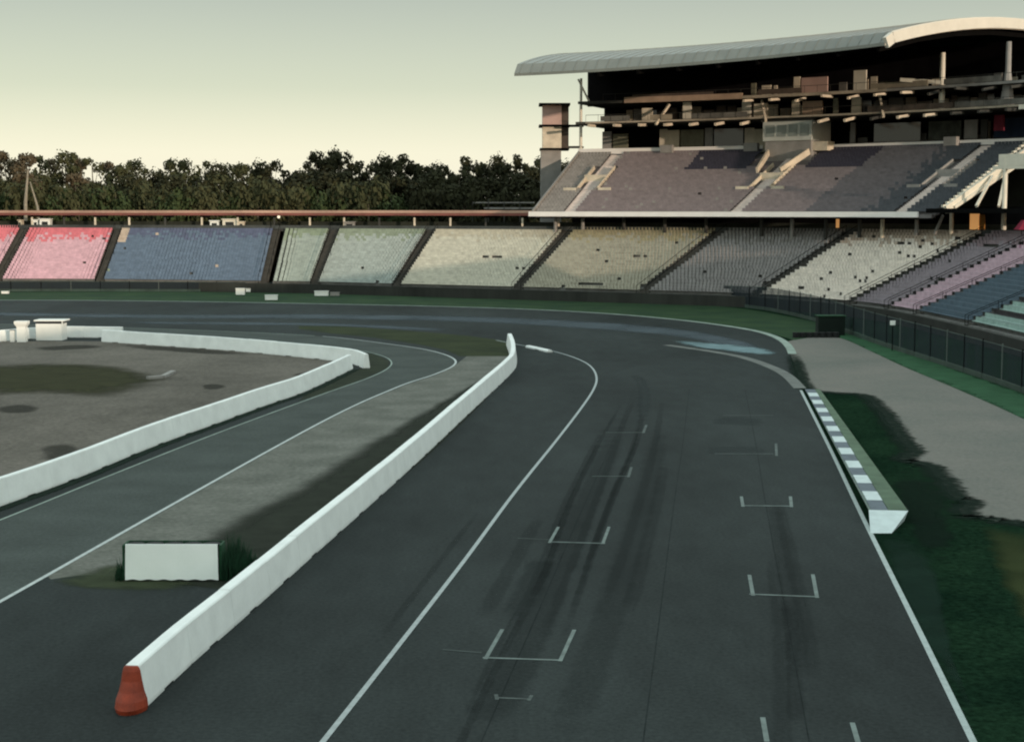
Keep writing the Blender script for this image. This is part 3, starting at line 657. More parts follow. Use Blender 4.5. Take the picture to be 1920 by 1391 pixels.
for i in range(1, len(fw)): L.append(L[-1]+(fw[i]-fw[i-1]).length)
def fat(s_):
    for i in range(1, len(L)):
        if L[i] >= s_: return fw[i-1].lerp(fw[i], (s_-L[i-1])/(L[i]-L[i-1]))
    return fw[-1]
def fh(p): return 1.5 + 1.35*max(0, min(1, (p.x-12)/20)) if p.y > 120 else 2.85
mb = MB(); vs = []
for p in fw: vs += [(p.x, p.y, .42), (p.x, p.y, fh(p))]
mb.add(vs, [(2*i, 2*i+2, 2*i+3, 2*i+1) for i in range(len(fw)-1)]); mb.build('wire_panel', fm, cf)
mb = MB()
for i in range(len(fw)-1):
    mb.beam(fw[i]+V3((0,0,.2)), fw[i+1]+V3((0,0,.2)), .08, .4)
    mb.tube(fw[i]+V3((0,0,fh(fw[i]))), fw[i+1]+V3((0,0,fh(fw[i+1]))), .03, n=4)
mb.build('guard_rail', mat('rail_green_grey', (.035,.055,.045), .6, .4, .4), cf)
s_ = 0; k = 0
while s_ < L[-1] and k < 98:
    p = fat(s_); mb = MB(); mb.tube(p, p+V3((0,0,fh(p)+.15)), .055, n=6)
    mb.build('fence_post', M['black'] if k % 3 else mat('galvanised', (.09,.11,.10), .6, .2, 1), cf); s_ += 4.6; k += 1
# dark block added in place of the shadow at the fence corner
o0 = P(1562,628); t = empty('shadow_block', o0); tag(t, 'dark green shadow stand-in at the corner of the catch fence beside the run-off', 'shadow stand-in')
mb = MB(); mb.box(-1.6, 1.1, -.5, 1, 0, 1.9); mb.build('shadow_block_body', mat('shadow_block_green', (.004,.010,.007), .9, .3, 1), t, origin=(0,0,0))
mb = MB(); mb.box(-1.7, 1.2, -.6, 1.1, 1.903, 1.98); mb.build('shadow_block_top', M['dkgreen'], t, origin=(0,0,0))
o0 = P(1530,633); t = empty('tyre_pile', o0); tag(t, 'low heap of black tyres at the foot of the catch fence corner', 'tyres')
for i in range(7):
    mb = MB()
    for j in range(2): mb.tube((-2+i*.66, .05*j, .02+.26*j), (-2+i*.66, .05*j, .26+.26*j), .32, n=14)
    mb.build('tyre', M['rubber'], t, origin=(0,0,0))
o0 = P(1640,612); t = empty('warning_light', (34.1,143,0)); tag(t, 'small pale signal light box on a post at the catch fence', 'signal light')
mb = MB(); mb.tube((0,0,0), (0,0,2.3), .05, n=6); mb.build('pole', M['black'], t, origin=(0,0,0)); mb = MB(); mb.box(-.22,.22,-.1,.1,2.3,2.7); mb.build('light_box', M['white'], t, origin=(0,0,0))
# ------------------------------------------------------------ upper grandstand (polar frame)
C0 = (-42.2, 123.8)
def pol(a, r, z): return V3((C0[0]+r*math.sin(R(a)), C0[1]+r*math.cos(R(a)), z))
ug = empty('upper_grandstand', (20,235,0)); tag(ug, 'tall covered grandstand with arched grey roof, grey-purple upper deck and open floors', 'grandstand')
def arcbox(mb, a0, a1, r0, r1, z0, z1, n=None, mi=0, zb0=None, zb1=None):
    """block of an arc; zb0/zb1: z offsets of the back edge"""
    n = n or max(1, int(abs(a1-a0)/1.5)); vs = []; d0 = zb0 or 0
    for j in range(n+1):
        a = a0+(a1-a0)*j/n; vs += [pol(a, r0, z0), pol(a, r1, z0+d0), pol(a, r1, z1+d0), pol(a, r0, z1)]
    fs = [(4*j+k, 4*j+(k+1)%4, 4*j+4+(k+1)%4, 4*j+4+k) for j in range(n) for k in range(4)] + [(3,2,1,0), tuple(4*n+k for k in range(4))]
    mb.add(vs, fs, mi)
A0, A1 = 22.0, 51.3; R0, R1 = 121, 141; DZ0, DZ1 = 12.0, 21.2
def dz(r): return DZ0+(DZ1-DZ0)*(r-R0)/(R1-R0)
NU = 24
AIS = [24.6, 36.9, 48.8]
ublocks = [(A0, 24.6), (24.6, 36.9), (36.9, 48.8), (48.8, A1)]
um = [mat('upper_terrace', (.15,.14,.14), .9, .2, .8), seatmat('upper_taupe', (124,114,115), 1.1), seatmat('upper_navy', (58,56,68), 1.0), seatmat('upper_slate', (76,80,86), 1.0), seatmat('upper_pale', (140,136,132), 1.0), seatmat('upper_mid', (100,97,101), 1.05)]
for bi, (a0, a1) in enumerate(ublocks):
    g = .42; a0 += g if bi else .1; a1 -= g if bi < 3 else .1; mb = MB()
    for k in range(NU):
        r0 = R0+(R1-R0)*k/NU; r1 = R0+(R1-R0)*(k+1)/NU; z = dz(r0); arcbox(mb, a0, a1, r0, r1+.02, z-.45, z, mi=0)
        rs = r0+.3; n = int(R(a1-a0)*rs/.52)
        for j in range(n):
            a = a0+(a1-a0)*(j+.5)/n; h = R(.5*.52*.98/rs*57.3)*57.3
            if any(abs(R(a-ai))*rs < (1.9 if 9 <= k <= 17 else 0) for ai in AIS): continue
            if 34.4 < a < 38.4 and k >= 17: continue
            if rnd.random() < .002: continue
            mi = 1
            if bi >= 2: mi = 3 if (a > 46.5+rnd.uniform(-.6, .6) or False) else 5 if a > 42 else 1
            if k >= 16 and (30.2 < a < 34.4 or 38.4 < a < 42.2): mi = 2
            if a < 24.4: mi = 4
            if bi == 1 and rnd.random() < .02: mi = 4
            p = [pol(a-h, rs, 0), pol(a+h, rs, 0), pol(a+h, rs+.4, 0), pol(a-h, rs+.4, 0)]
            mb.add([(v.x,v.y,z+.40) for v in p]+[(v.x,v.y,z+.45) for v in p], [(4,5,6,7),(0,1,5,4)], mi)
            p = [pol(a-h, rs+.4, 0), pol(a+h, rs+.4, 0), pol(a+h, rs+.48, 0), pol(a-h, rs+.48, 0)]
            mb.add([(v.x,v.y,z+.43) for v in p]+[(v.x,v.y,z+.82) for v in p], [(4,5,6,7),(0,1,5,4)], mi)
    mb.build('seating_block', um, ug)
lt = mat('stair_light', (.62,.54,.50), .8, .2, 1)
for i, ai in enumerate(AIS):
    mb = MB(); w_ = .41 if i < 2 else .36
    for k in range(NU*2):
        r0 = R0+(R1-R0)*k/NU/2; r1 = R0+(R1-R0)*(k+1)/NU/2
        arcbox(mb, ai-w_, ai+w_, r0, r1+.01, dz(r0)-.4, dz(r0)+.12, n=1)
    mb.build('stair_aisle', lt, ug)
    # vomitory: dark opening, side parapets, rear parapet
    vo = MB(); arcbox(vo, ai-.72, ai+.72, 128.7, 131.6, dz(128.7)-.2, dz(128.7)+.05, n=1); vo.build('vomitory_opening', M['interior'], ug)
    mb = MB()
    for s_ in (-1, 1):
        mb.beam(pol(ai+s_*.72, 128.4, dz(128.4)+.3), pol(ai+s_*.72, 135.5, dz(135.5)+.4), .18, .6)
        arcbox(mb, ai+s_*.8-(.9 if s_ < 0 else 0), ai+s_*.8+(.9 if s_ > 0 else 0), 128.2, 128.45, dz(128.3)-.1, dz(128.3)+.55, n=1)
    arcbox(mb, ai-.8, ai+.8, 131.7, 131.95, dz(131.8)-.3, dz(131.8)+.9, n=1)
    arcbox(mb, ai-.78, ai+.78, 131.4, 131.68, dz(128.7), dz(131.8)-.4, n=1)
    mb.build('vomitory_wall', M['concrete_warm'] if i < 2 else M['concrete'], ug)
# front parapet, top rail, underside
mb = MB(); arcbox(mb, A0-.3, A1-1.0, R0-.35, R0-.05, DZ0-.35, DZ0+.35); mb.build('front_parapet', mat('parapet_white',(.80,.76,.72),.6,.06,.6), ug)
mb = MB(); arcbox(mb, A0-.1, 34.3, R1+.05, R1+.25, DZ1+.1, DZ1+.95); arcbox(mb, 38.5, A1+1, R1+.05, R1+.25, DZ1+.1, DZ1+.8); mb.build('rear_parapet', MATS['parapet_white'], ug)
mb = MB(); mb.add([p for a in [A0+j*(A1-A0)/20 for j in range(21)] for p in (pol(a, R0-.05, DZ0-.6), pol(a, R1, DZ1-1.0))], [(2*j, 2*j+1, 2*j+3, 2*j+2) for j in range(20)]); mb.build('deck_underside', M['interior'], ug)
mb = MB(); mb.beam(pol(A0, R0-.2, DZ0+.2), pol(A0, R1, DZ1+.3), .25, .7); mb.build('side_parapet', M['concrete'], ug)
# back of house
mb = MB(); arcbox(mb, 21.3, 60, 150, 150.4, 29.3, 35.8); arcbox(mb, 22.4, 60, 150, 150.4, 21, 29.2); mb.build('rear_wall', M['interior'], ug)
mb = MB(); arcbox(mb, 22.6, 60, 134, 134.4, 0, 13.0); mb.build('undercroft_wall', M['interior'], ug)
mb = MB(); arcbox(mb, 22.3, 60, R1, 150.4, DZ1-.35, DZ1); mb.build('floor_slab', M['concrete_dark'], ug)
mb = MB(); arcbox(mb, 22.3, 60, 137.2, 150.4, 25.75, 26.15); mb.build('floor_slab', M['concrete_dark'], ug)
mb = MB(); arcbox(mb, 22.3, 60, 138.2, 150.4, 28.95, 29.35); mb.build('floor_slab', M['concrete_dark'], ug)
mb = MB(); arcbox(mb, 25.5, 33.5, 138.0, 138.18, 28.9, 29.75); mb.build('slab_fascia', M['tan'], ug)
mb = MB(); arcbox(mb, 43, 58, 138.0, 138.18, 28.95, 29.3); mb.build('slab_fascia', M['concrete'], ug)
mb = MB(); arcbox(mb, 23, 60, 137.0, 137.18, 25.85, 26.1); mb.build('slab_fascia', mat('slab_buff', (.38,.33,.26), .8, .4, .35), ug)
mb = MB(); arcbox(mb, 33.5, 43, 138.0, 138.18, 28.92, 29.33); mb.build('slab_fascia', MATS['slab_buff'], ug)
a = 23.5
while a < 52:
    if not 34.6 < a < 38.4:
        mb = MB(); mb.beam(pol(a, 138, 25.5), pol(a+.12, 134.6, 25.2+.25*math.sin(a*7)), .35, .4); mb.build('bracket_beam', M['concrete_warm'] if a < 36 or rnd.random() < .3 else M['concrete_dark'], ug)
    if a > 33.5:
        mb = MB(); mb.beam(pol(a, 139, 28.7), pol(a+.12, 135.4, 28.3+.3*math.sin(a*5)), .32, .35); mb.build('bracket_beam', M['concrete_warm'] if a < 46 else M['concrete_dark'], ug)
    a += 1.75
# first hospitality level: windows, lit wall panels, columns
def panel(a0, a1, r, z0, z1, m, nm='wall_panel', th=.25):
    mb = MB(); arcbox(mb, a0, a1, r, r+th, z0, z1, n=2); return mb.build(nm, m, ug)
gl = M['glass']; cw_, cg = M['concrete_warm'], M['concrete']
olive = mat('olive_panel', (.16,.155,.11), .8, .3, 1)
for (a0, a1, m, nm, z1) in ((22.9,23.5,cg,'wall_panel',25),(23.6,24.6,olive,'wall_panel',24.6),(26.7,27.2,cw_,'wall_panel',25.2),(27.2,28.0,cw_,'wall_panel',25),(28.1,29.6,olive,'wall_panel',25),(29.7,30.2,cg,'wall_panel',25.2),
      (30.3,32.2,gl,'window',25),(32.3,32.9,cw_,'wall_panel',25),(32.9,33.7,mat('cream_panel',(.5,.45,.34),.8,.2,1),'wall_panel',24.8),(33.8,34.4,olive,'wall_panel',25),
      (39.1,39.4,cg,'wall_panel',25.3),(40.6,43.5,gl,'window',25),(44,46,mat('murky_panel',(.05,.055,.045),.8,.5,1),'wall_panel',25),(46.2,47.0,cg,'wall_panel',25),(47.2,47.6,M['concrete_dark'],'wall_panel',25),(48,50,mat('night_blue_panel',(.01,.02,.045),.8,.3,1),'wall_panel',25)):
    panel(a0, a1, 145.5, 21.3, z1, m, nm)
for (a0, a1, z0, z1, m) in ((26.3,27.0,26.2,28.2,cw_),(29.05,29.6,26.2,29.6,M['steel_cream']),(33.0,33.6,26.2,28.6,M['steel_cream']),(33.8,34.7,26.2,28.3,cw_),(36.3,36.8,26.2,28.5,cw_),(37.0,38.3,26.2,28.3,M['tan']),
        (39.0,39.3,26.2,28.6,olive),(40.2,40.8,26.2,28.5,cw_),(36.4,36.8,29.4,31.9,cw_),(36.9,38.6,29.4,31.7,M['pinkwall']),(40.3,41.1,29.4,32.3,M['steel_cream']),(41.4,41.8,29.4,31.3,cw_),(33.6,33.9,29.4,31.3,olive),(34.3,34.9,29.4,30.9,cw_),(35.1,35.3,29.4,30.8,cw_)):
    panel(a0, a1, 140.5, z0, z1, m)
for (a, z0, z1, r0, m, r) in ((46.2,26.2,33.8,.42,M['steel_cream'],139.5),(50.3,26.2,34.5,.42,M['concrete'],139.5)):
    mb = MB(); mb.tube(pol(a, r, z0), pol(a, r, z1), r0, r0*.8, 10); mb.build('column', m, ug)
mb = MB(); mb.tube(pol(50.3, 139.5, 26.2), pol(50.3, 139.5, 30.5), 1.0, .42, 8); mb.build('column_base', M['concrete'], ug)
mb = MB(); mb.beam(pol(43.9, 138, 30.4), pol(46.2, 139.3, 29.8), .3, .5); mb.build('strut', M['steel_cream'], ug)
for (x0, x1, zz) in ((28.3, 27.9, 0), (34.5, 35.4, 0), (42.2, 43.2, 0)):
    mb = MB(); mb.beam(pol(x0, 139.6, 28.6), pol(x1, 136.6, 25.4), .3, .35); mb.build('strut', cw_, ug)
pr = random.Random(21); brown = mat('dim_brown', (.085,.066,.053), .85, .4, .6); dimgrey = mat('dim_grey', (.13,.125,.112), .85, .4, .6); beige_d = mat('dim_beige', (.28,.24,.18), .85, .3, .6)
a = 24.2
while a < 53:
    w1 = pr.uniform(.35, 1.1)
    if not 35.6 < a < 38.8:
        m_ = pr.choices([brown, dimgrey, gl, beige_d, cw_], [3, 3, 3, 3.4, 1.6])[0]
        panel(a, a+w1*.85, 147.5, 26.2, 26.2+pr.uniform(1.6, 2.6), m_, 'window' if m_ is gl else 'wall_panel')
    if a > 32 and pr.random() < .6:
        m_ = pr.choices([brown, dimgrey, beige_d, cw_], [3, 3, 3, 1.4])[0]; panel(a+.1, a+w1*.8, 146.5, 29.4, 29.4+pr.uniform(.9, 2.2), m_)
    if 38.5 < a < 52 and pr.random() < .7:
        panel(a, a+w1*.7, 147, 21.3, 21.3+pr.uniform(1.5, 3.6), pr.choice([brown, dimgrey, M['concrete_dark'], beige_d]))
    a += w1
for (zz, rr_, a0_, a1_, m_) in ((26.15, 137.25, 24.0, 26.0, dimgrey), (26.15, 137.25, 27.4, 28.9, beige_d), (29.35, 138.25, 41.9, 45.6, beige_d), (29.35, 138.25, 26, 31.5, brown), (26.15, 137.25, 30.2, 34.0, dimgrey), (26.15, 137.25, 42, 47.5, brown), (26.15, 137.25, 47.6, 53, dimgrey), (29.35, 138.25, 34.5, 37.4, brown), (29.35, 138.25, 46.6, 50.2, dimgrey)):
    mb = MB(); arcbox(mb, a0_, a1_, rr_, rr_+.08, zz+.05, zz+.8); mb.build('balcony_front', m_, ug)
# thin balcony rails
for (zz, rr, aa, ab) in ((26.15,137.2,23,52),(29.35,138.3,24,52),(DZ1,141.8,39,51)):
    mb = MB(); n = int((ab-aa)*1.2)
    for j in range(n):
        a = aa+(ab-aa)*j/n; b_ = aa+(ab-aa)*(j+1)/n; mb.tube(pol(a, rr, zz+1.0), pol(b_, rr, zz+1.0), .035, n=4); mb.tube(pol(a, rr, zz), pol(a, rr, zz+1.0), .025, n=4)
    mb.build('balcony_rail', M['concrete_dark'], ug)
# left end column
mb = MB(); mb.tube(pol(21.95, 142, 10), pol(21.95, 142, 33.2), .3, .22, 10); mb.build('column', M['steel_cream'], ug)
mb = MB(); mb.beam(pol(22.6, 141.5, 29.4), pol(21.9, 141, 33.0), .22, .3); mb.build('strut', M['steel_cream'], ug)
# control booth in the middle of the deck
mb = MB(); arcbox(mb, 35.0, 38.05, 138.4, 144, 19.2, 22.6, n=3); mb.build('booth_base', M['concrete'], ug)
mb = MB(); arcbox(mb, 34.9, 38.15, 138.1, 144, 22.603, 25.4, n=3); bth = mb.build('control_booth', mat('booth_white', (.50,.52,.48), .7, .1, 1), ug)
for j in range(4):
    mb = MB(); arcbox(mb, 35.1+j*.76, 35.1+j*.76+.6, 138.03, 138.12, 23.2, 24.9, n=1); w_ = mb.build('window', mat('booth_glass', (.22,.25,.23), .3, .2, .5), ug); w_.parent = bth
    w_.location = (0,0,0)
mb = MB(); arcbox(mb, 34.8, 38.3, 137.9, 144, 25.403, 25.7, n=3); mb.build('booth_roof', M['concrete_dark'], ug)
mb = MB()
for s_ in (-1, 1):
    mb.beam(pol(36.6+s_*1.35, 138.3, 21.0), pol(36.5+s_*.8, 132.6, dz(132.6)+.8), .3, .9)
mb.build('stair_wall', cw_, ug)
mb = MB(); arcbox(mb, 37.7, 39.0, 139.0, 141.2, 21.1, 22.4, n=1); mb.build('stair_wall', cw_, ug)
for (a0, ww) in ((27.6,.8),(33.2,.9),(46.2,.8)):
    mb = MB(); arcbox(mb, a0, a0+ww, 140.2, 141.0, 21.3, 22.5, n=1); mb.build('stair_head', M['concrete'], ug)
# roof shell
RA0, RA1 = 21.7, 49.7; RS = 46
def rz0(a): return 31.5+1.0*((a-RA0)/(RA1-RA0))**1.3
def arch(s_): return 4.0*(1-(1-s_/32)**2)
def sm(x): x = max(0, min(1, x)); return x*x*(3-2*x)
mb = MB(); vs = []; na, ns = 28, 16
for i in range(na+1):
    a = RA0+(RA1-RA0)*i/na; k = sm((a-26)/14)
    for j in range(ns+1):
        s_ = RS*(j/ns)**1.3; top = rz0(a)+1.5+arch(s_) - (1.1*max(0, 1-s_/1.2)); vs.append(pol(a, 115+s_, top))
    for j in range(ns+1):
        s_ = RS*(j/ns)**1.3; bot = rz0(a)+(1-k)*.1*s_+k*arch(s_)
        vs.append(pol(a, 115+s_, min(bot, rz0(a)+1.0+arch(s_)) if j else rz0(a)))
K = 2*(ns+1); topf = []; botf = []; edge = []
for i in range(na):
    for j in range(ns):
        topf.append((i*K+j, (i+1)*K+j, (i+1)*K+j+1, i*K+j+1)); botf.append((i*K+ns+1+j+1, (i+1)*K+ns+1+j+1, (i+1)*K+ns+1+j, i*K+ns+1+j))
    edge.append((i*K, i*K+ns+1, (i+1)*K+ns+1, (i+1)*K)); edge.append((i*K+ns, (i+1)*K+ns, (i+1)*K+K-1, i*K+K-1))
e0 = [(j, j+1, ns+1+j+1, ns+1+j) for j in range(ns)]; e1 = [(na*K+j, na*K+ns+1+j, na*K+ns+1+j+1, na*K+j+1) for j in range(ns)]
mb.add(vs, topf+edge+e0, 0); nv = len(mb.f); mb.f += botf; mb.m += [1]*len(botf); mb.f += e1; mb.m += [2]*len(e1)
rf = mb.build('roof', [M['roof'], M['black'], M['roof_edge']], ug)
mb = MB(); pts = [pol(RA1+.05, 115+RS*(j/ns)**1.3, rz0(RA1)+.75+arch(RS*(j/ns)**1.3)-(.4 if j == 0 else 0)) for j in range(ns+1)]
for j in range(ns): mb.beam(pts[j], pts[j+1]+(pts[j+1]-pts[j])*.02, .5, 1.35)
mb.build('gable_trim', M['roof_edge'], ug)
mb = MB()
for k_ in range(34):
    a = RA0+.4+(RA1-RA0-.8)*k_/33; q_ = [pol(a, 115+s_, rz0(a)+1.5+arch(s_)-1.1*max(0, 1-s_/1.2)+.02) for s_ in [RS*(j/ns)**1.3 for j in range(ns+1)]]
    for j in range(ns-4): mb.beam(q_[j], q_[j+1], .07, .09)
mb.build('standing_seams', M['roof'], ug)
# roof ribs beneath (dark)
for j in range(8):
    a = 28+j*3.0; mb = MB()
    k = sm((a-26)/14); q_ = [pol(a, 115.5+s_, rz0(a)-.25+(1-k)*.1*s_+k*arch(s_)) for s_ in (0, 8, 16, 24, 34)]
    for u_ in range(4): mb.beam(q_[u_], q_[u_+1], .4, .7)
    mb.build('roof_rib', M['black'], ug)
# rear stair tower left
tw = empty('stair_tower', pol(20.05, 141.5, 0)); tag(tw, 'narrow stair tower with dark slabs and pinkish walls left of the tall grandstand', 'tower')
def tbox(nm, m, w_, d_, z0, z1, dx=0, dy=0):
    mb = MB(); mb.box(dx-w_/2, dx+w_/2, dy-d_/2, dy+d_/2, z0, z1); return mb.build(nm, m, tw, origin=(0,0,0))
tbox('shaft_wall', M['concrete'], 3.2, 3.6, 0, 22.0, -.15); tbox('shaft_wall', M['concrete_warm'], 3.0, 3.6, 22.3, 25.65); tbox('shaft_wall', M['pinkwall'], 3.0, 3.6, 25.95, 29.0)
for z in (22.0, 25.65, 29.0): tbox('floor_slab', M['black'], 4.9 if z > 22 else 4.6, 5, z+.003, z+.297, .4)
for z0, z1 in ((22.3,25.65),(25.95,29.0)): tbox('landing_screen', mat('landing_dark',(.07,.055,.045),.8,.3,1), 1.1, 3.0, z0+.01, z1-.01, 2.1, .2)
for z in (22.4, 25.75): mb = MB(); mb.beam((2.6,0,z+.1), (4.9,-.5,z+.1), 2.0, .3); mb.build('bridge', M['concrete_dark'], tw, origin=(0,0,0))
# deck columns in the undercroft
for k, (a, m) in enumerate(((23,cg),(25,cg),(28,M['concrete_dark']),(31,M['concrete_dark']),(34,M['concrete_dark']),(38.0,M['concrete_dark']),(40.2,cg),(42.6,M['concrete_dark']),(45,M['concrete_dark']),(46.6,cw_),(49,cg),(51.4,cw_))):
    mb = MB(); mb.tube(pol(a, 124.5, 0), pol(a, 124.5, 13.1), .26, .26, 8); mb.build('deck_column', m, ug)
mb = MB(); mb.beam(pol(51.3, 123, 11.9), pol(50.6, 123.5, 9.6), .25, .3); mb.build('deck_brace', M['concrete'], ug)
# orange panels, their sunlit look put in as emission
wm = bpy.data.materials.new('orange_glow'); wm.use_nodes = True; bs = wm.node_tree.nodes['Principled BSDF']; bs.inputs['Base Color'].default_value = (.7,.35,.1,1); bs.inputs['Emission Color'].default_value = (1,.48,.16,1); bs.inputs['Emission Strength'].default_value = .38
mb = MB(); arcbox(mb, 52.15, 52.75, 126, 126.2, 9.9, 12.1, n=1); mb.build('glow_panel', wm, ug)
mb = MB(); arcbox(mb, 52.75, 53.1, 126.1, 126.3, 9.9, 12.0, n=1); mb.build('door_leaf', mat('orange_wood',(.28,.12,.02),.7,.2,1), ug)
mb = MB(); arcbox(mb, 42.9, 43.08, 126, 126.2, 10.2, 11.4, n=1); mb.build('glow_panel', wm, ug)
# right hand raking steel
mb = MB(); mb.beam(pol(51.9, 121.8, 12.6), pol(52.3, 146, 24.2), .45, 1.0); mb.build('raker_beam', M['steel_cream'], ug)
mb = MB(); mb.beam(pol(52.1, 123, 12.9), pol(52.4, 146, 23.0), .25, .35); mb.build('raker_beam', M['steel_cream'], ug)
mb = MB()
for k in range(30):
    t_ = k/30; p = pol(51.7, 122+24*t_, 13.0+11.6*t_); mb.box(p.x-.22, p.x+.22, p.y-.5, p.y+.5, p.z-.1, p.z+.22)
mb.build('side_stair', M['steel_cream'], ug)
for (r_, a) in ((128,52.9),(131,53.4)):
    mb = MB(); mb.beam(pol(a, r_-3, 13.0), pol(52.3, r_+2, 12.9+(r_+2-121.8)*.48), .28, .3); mb.build('brace', M['steel_cream'], ug)
mb = MB(); mb.tube(pol(54.8, 125, 3), pol(54.8, 125, 19.0), .3, n=10); mb.build('column', M['steel_cream'], ug)
mb = MB(); arcbox(mb, 54.4, 57, 124.8, 125.6, 17.9, 19.3, n=2); mb.build('platform', M['steel_cream'], ug)
mb = MB(); arcbox(mb, 54.0, 62, 124.8, 125.2, 17.5, 17.88, n=3); mb.build('platform', M['steel_cream'], ug)
mb = MB(); arcbox(mb, 51.5, 64, 119, 128, 12.2, 12.75, n=6); mb.build('walkway_slab', M['black'], ug)
mb = MB(); arcbox(mb, 44, 62, 149.2, 149.6, 8, 20.8, n=10); mb.build('side_wall', mat('murk', (.03,.032,.026), .9, .4, .5), ug)
mb = MB(); arcbox(mb, 53.2, 64, 147.7, 148.1, 24.1, 33, n=6); mb.build('side_wall', M['interior'], ug)
mb = MB(); arcbox(mb, 48.6, 49.2, 143, 143.3, 23.2, 25.3, n=1); mb.build('banner', mat('dark_red_cloth', (.12,.012,.025), .8, .3, 1), ug)
mb = MB(); arcbox(mb, 52.0, 56, 136, 136.2, 25.4, 26.0, n=2); mb.build('platform', M['steel_cream'], ug)
# red tarpaulin on right stand top
p = st(11.3, 1.05); t = empty('red_awning', V3((60.4, 186, 9.7))); tag(t, 'dark red awning under the walkway at the right edge of the photo', 'awning')
mb = MB(); mb.hexa([(-2,-1,.6),(3.5,-1,.6),(3.5,1,.6),(-2,1,.6),(-1.2,-.3,1.7),(3,-.3,1.7),(3,.8,1.7),(-1.2,.8,1.7)]); mb.build('canvas', mat('red_canvas', (.19,.012,.035), .8, .3, 1), t, origin=(0,0,0))
for s_ in (-1.6, 3.1): mb = MB(); mb.tube((s_,-.7,0),(s_,-.7,.6),.05,n=6); mb.build('leg', M['black'], t, origin=(0,0,0))
# far balustrade between wood and stand
o0 = V3((-4, 285, 0)); t = empty('footbridge', o0); tag(t, 'pale footbridge rail between the dark trees and the tall grandstand', 'footbridge')
mb = MB(); mb.beam((-3,0,13.9), (8,0,13.9), .2, .22); mb.beam((-1,0,12.9), (8,0,12.9), .2, .3); mb.build('rail', M['concrete'], t, origin=(0,0,0))
for x in (-3, -.2, 2.6, 5.4): mb = MB(); mb.box(x-.1, x+.1, -.1, .1, 0, 13.95 if x != -.2 else 14.6); mb.build('post', M['concrete_dark'], t, origin=(0,0,0))
# ------------------------------------------------------------ trees
def leafmat(name, c1, c2):
    m = mat(name, c1, .9, .3, .35, col2=c2, spec=.1, detail=3); return m
LM = {'dark': leafmat('leaf_dark', (.018,.019,.010), (.040,.042,.022)), 'brown': leafmat('leaf_brown', (.066,.053,.032), (.102,.080,.050)),
      'olive': leafmat('leaf_olive', (.038,.041,.019), (.068,.070,.034)), 'green': leafmat('leaf_green', (.028,.040,.016), (.050,.068,.028))}
def leaf(mb, p, s_, rg, out=None):
    n = V3((rg.gauss(0,1), rg.gauss(0,1), rg.gauss(0,1))).normalized()
    if out is not None: n = (out.normalized()*1.3+n*.75).normalized(); x = n.orthogonal().normalized()*s_; y = n.cross(x.normalized())*s_*rg.uniform(.5, 1)
    mb.add([p-x*.5, p-y*.45, p+x*.6, p+y*.5], [(0,1,2,3)])
def make_tree(seed, kind, lm, bark, H=20, crown=(.35, 1), wid=4.2, nclump=34, per=120):
    rg = random.Random(seed); tk = MB(); lf = MB(); h = H*.9
    bend = (rg.uniform(-.8,.8), rg.uniform(-.5,.5)); spine = [V3((bend[0]*t*t, bend[1]*t*t, h*t)) for t in (0,.25,.5,.75,1)]
    for i in range(4): tk.tube(spine[i], spine[i+1], .34*(1-i*.2), .34*(1-(i+1)*.2), 7)
    for c in range(nclump):
        t = rg.uniform(crown[0], 1.0); an = rg.random()*6.283
        if kind == 'pine': rad = wid*(.35+.65*math.sin(math.pi*min(1, (t-crown[0])/(1-crown[0])*.75+.2)))*rg.uniform(.25, 1)
        elif kind == 'bush': rad = wid*math.sqrt(max(0, 1-t*t*.9))*rg.uniform(.2, 1)
        else: rad = wid*math.sin(math.pi*min(.97, (t-crown[0])/(1-crown[0])*.8+.15))*rg.uniform(.3, 1.05)
        ce = V3((rad*math.cos(an), rad*math.sin(an), H*t*(.97 if rad < wid*.5 else .92))); base = spine[min(4, int(t*4*.85))]
        if rad > wid*.35: tk.tube(base, base.lerp(ce, .9), .10, .03, 5)
        cs = rg.uniform(.6, 1.3)*wid*.29; fl = .55 if kind == 'pine' else .8
        for l in range(int(per*rg.uniform(.6, 1.2))):
            d = V3((rg.gauss(0,1), rg.gauss(0,1), rg.gauss(0,1))).normalized()*cs*min(1.35, abs(rg.gauss(.85, .2))); d.z *= fl+.15; leaf(lf, ce+d, rg.uniform(.35, .75), rg, d)
    return tk, lf
protos = {}
def proto(key, *a, **k):
    tk, lf = make_tree(*a, **k); protos[key] = (tk, lf, a[1], a[2], a[3])
proto('pineA', 1, 'pine', 'dark', 'wood', crown=(.45,1), wid=3.9, nclump=30, per=110)
proto('pineB', 2, 'pine', 'dark', 'wood', crown=(.30,1), wid=4.4, nclump=36, per=110)
proto('pineC', 3, 'pine', 'olive', 'wood', crown=(.4,1), wid=3.6, nclump=26, per=110)
proto('broadA', 4, 'broad', 'brown', 'wood', crown=(.22,1), wid=5.2, nclump=40, per=120)
proto('broadB', 5, 'broad', 'olive', 'wood', crown=(.2,1), wid=5.4, nclump=42, per=120)
proto('broadC', 6, 'broad', 'dark', 'wood', crown=(.2,1), wid=5.0, nclump=42, per=120)
proto('bushA', 7, 'bush', 'green', 'wood', H=9, crown=(.05,1), wid=5.0, nclump=26, per=110)
proto('bushB', 8, 'bush', 'olive', 'wood', H=9, crown=(.05,1), wid=5.2, nclump=26, per=110)
proto('bushC', 9, 'bush', 'dark', 'wood', H=9, crown=(.05,1), wid=5.4, nclump=26, per=110)
pm = {}
for k, (tk, lf, kd, lm, bk) in protos.items():
    def tomesh(b, nm, m):
        me = bpy.data.meshes.new(nm); me.from_pydata(b.v, [], b.f); me.materials.append(m); me.update(); return me
    pm[k] = (tomesh(tk, 'trunk', M[bk]), tomesh(lf, 'crown', LM[lm]), lm)
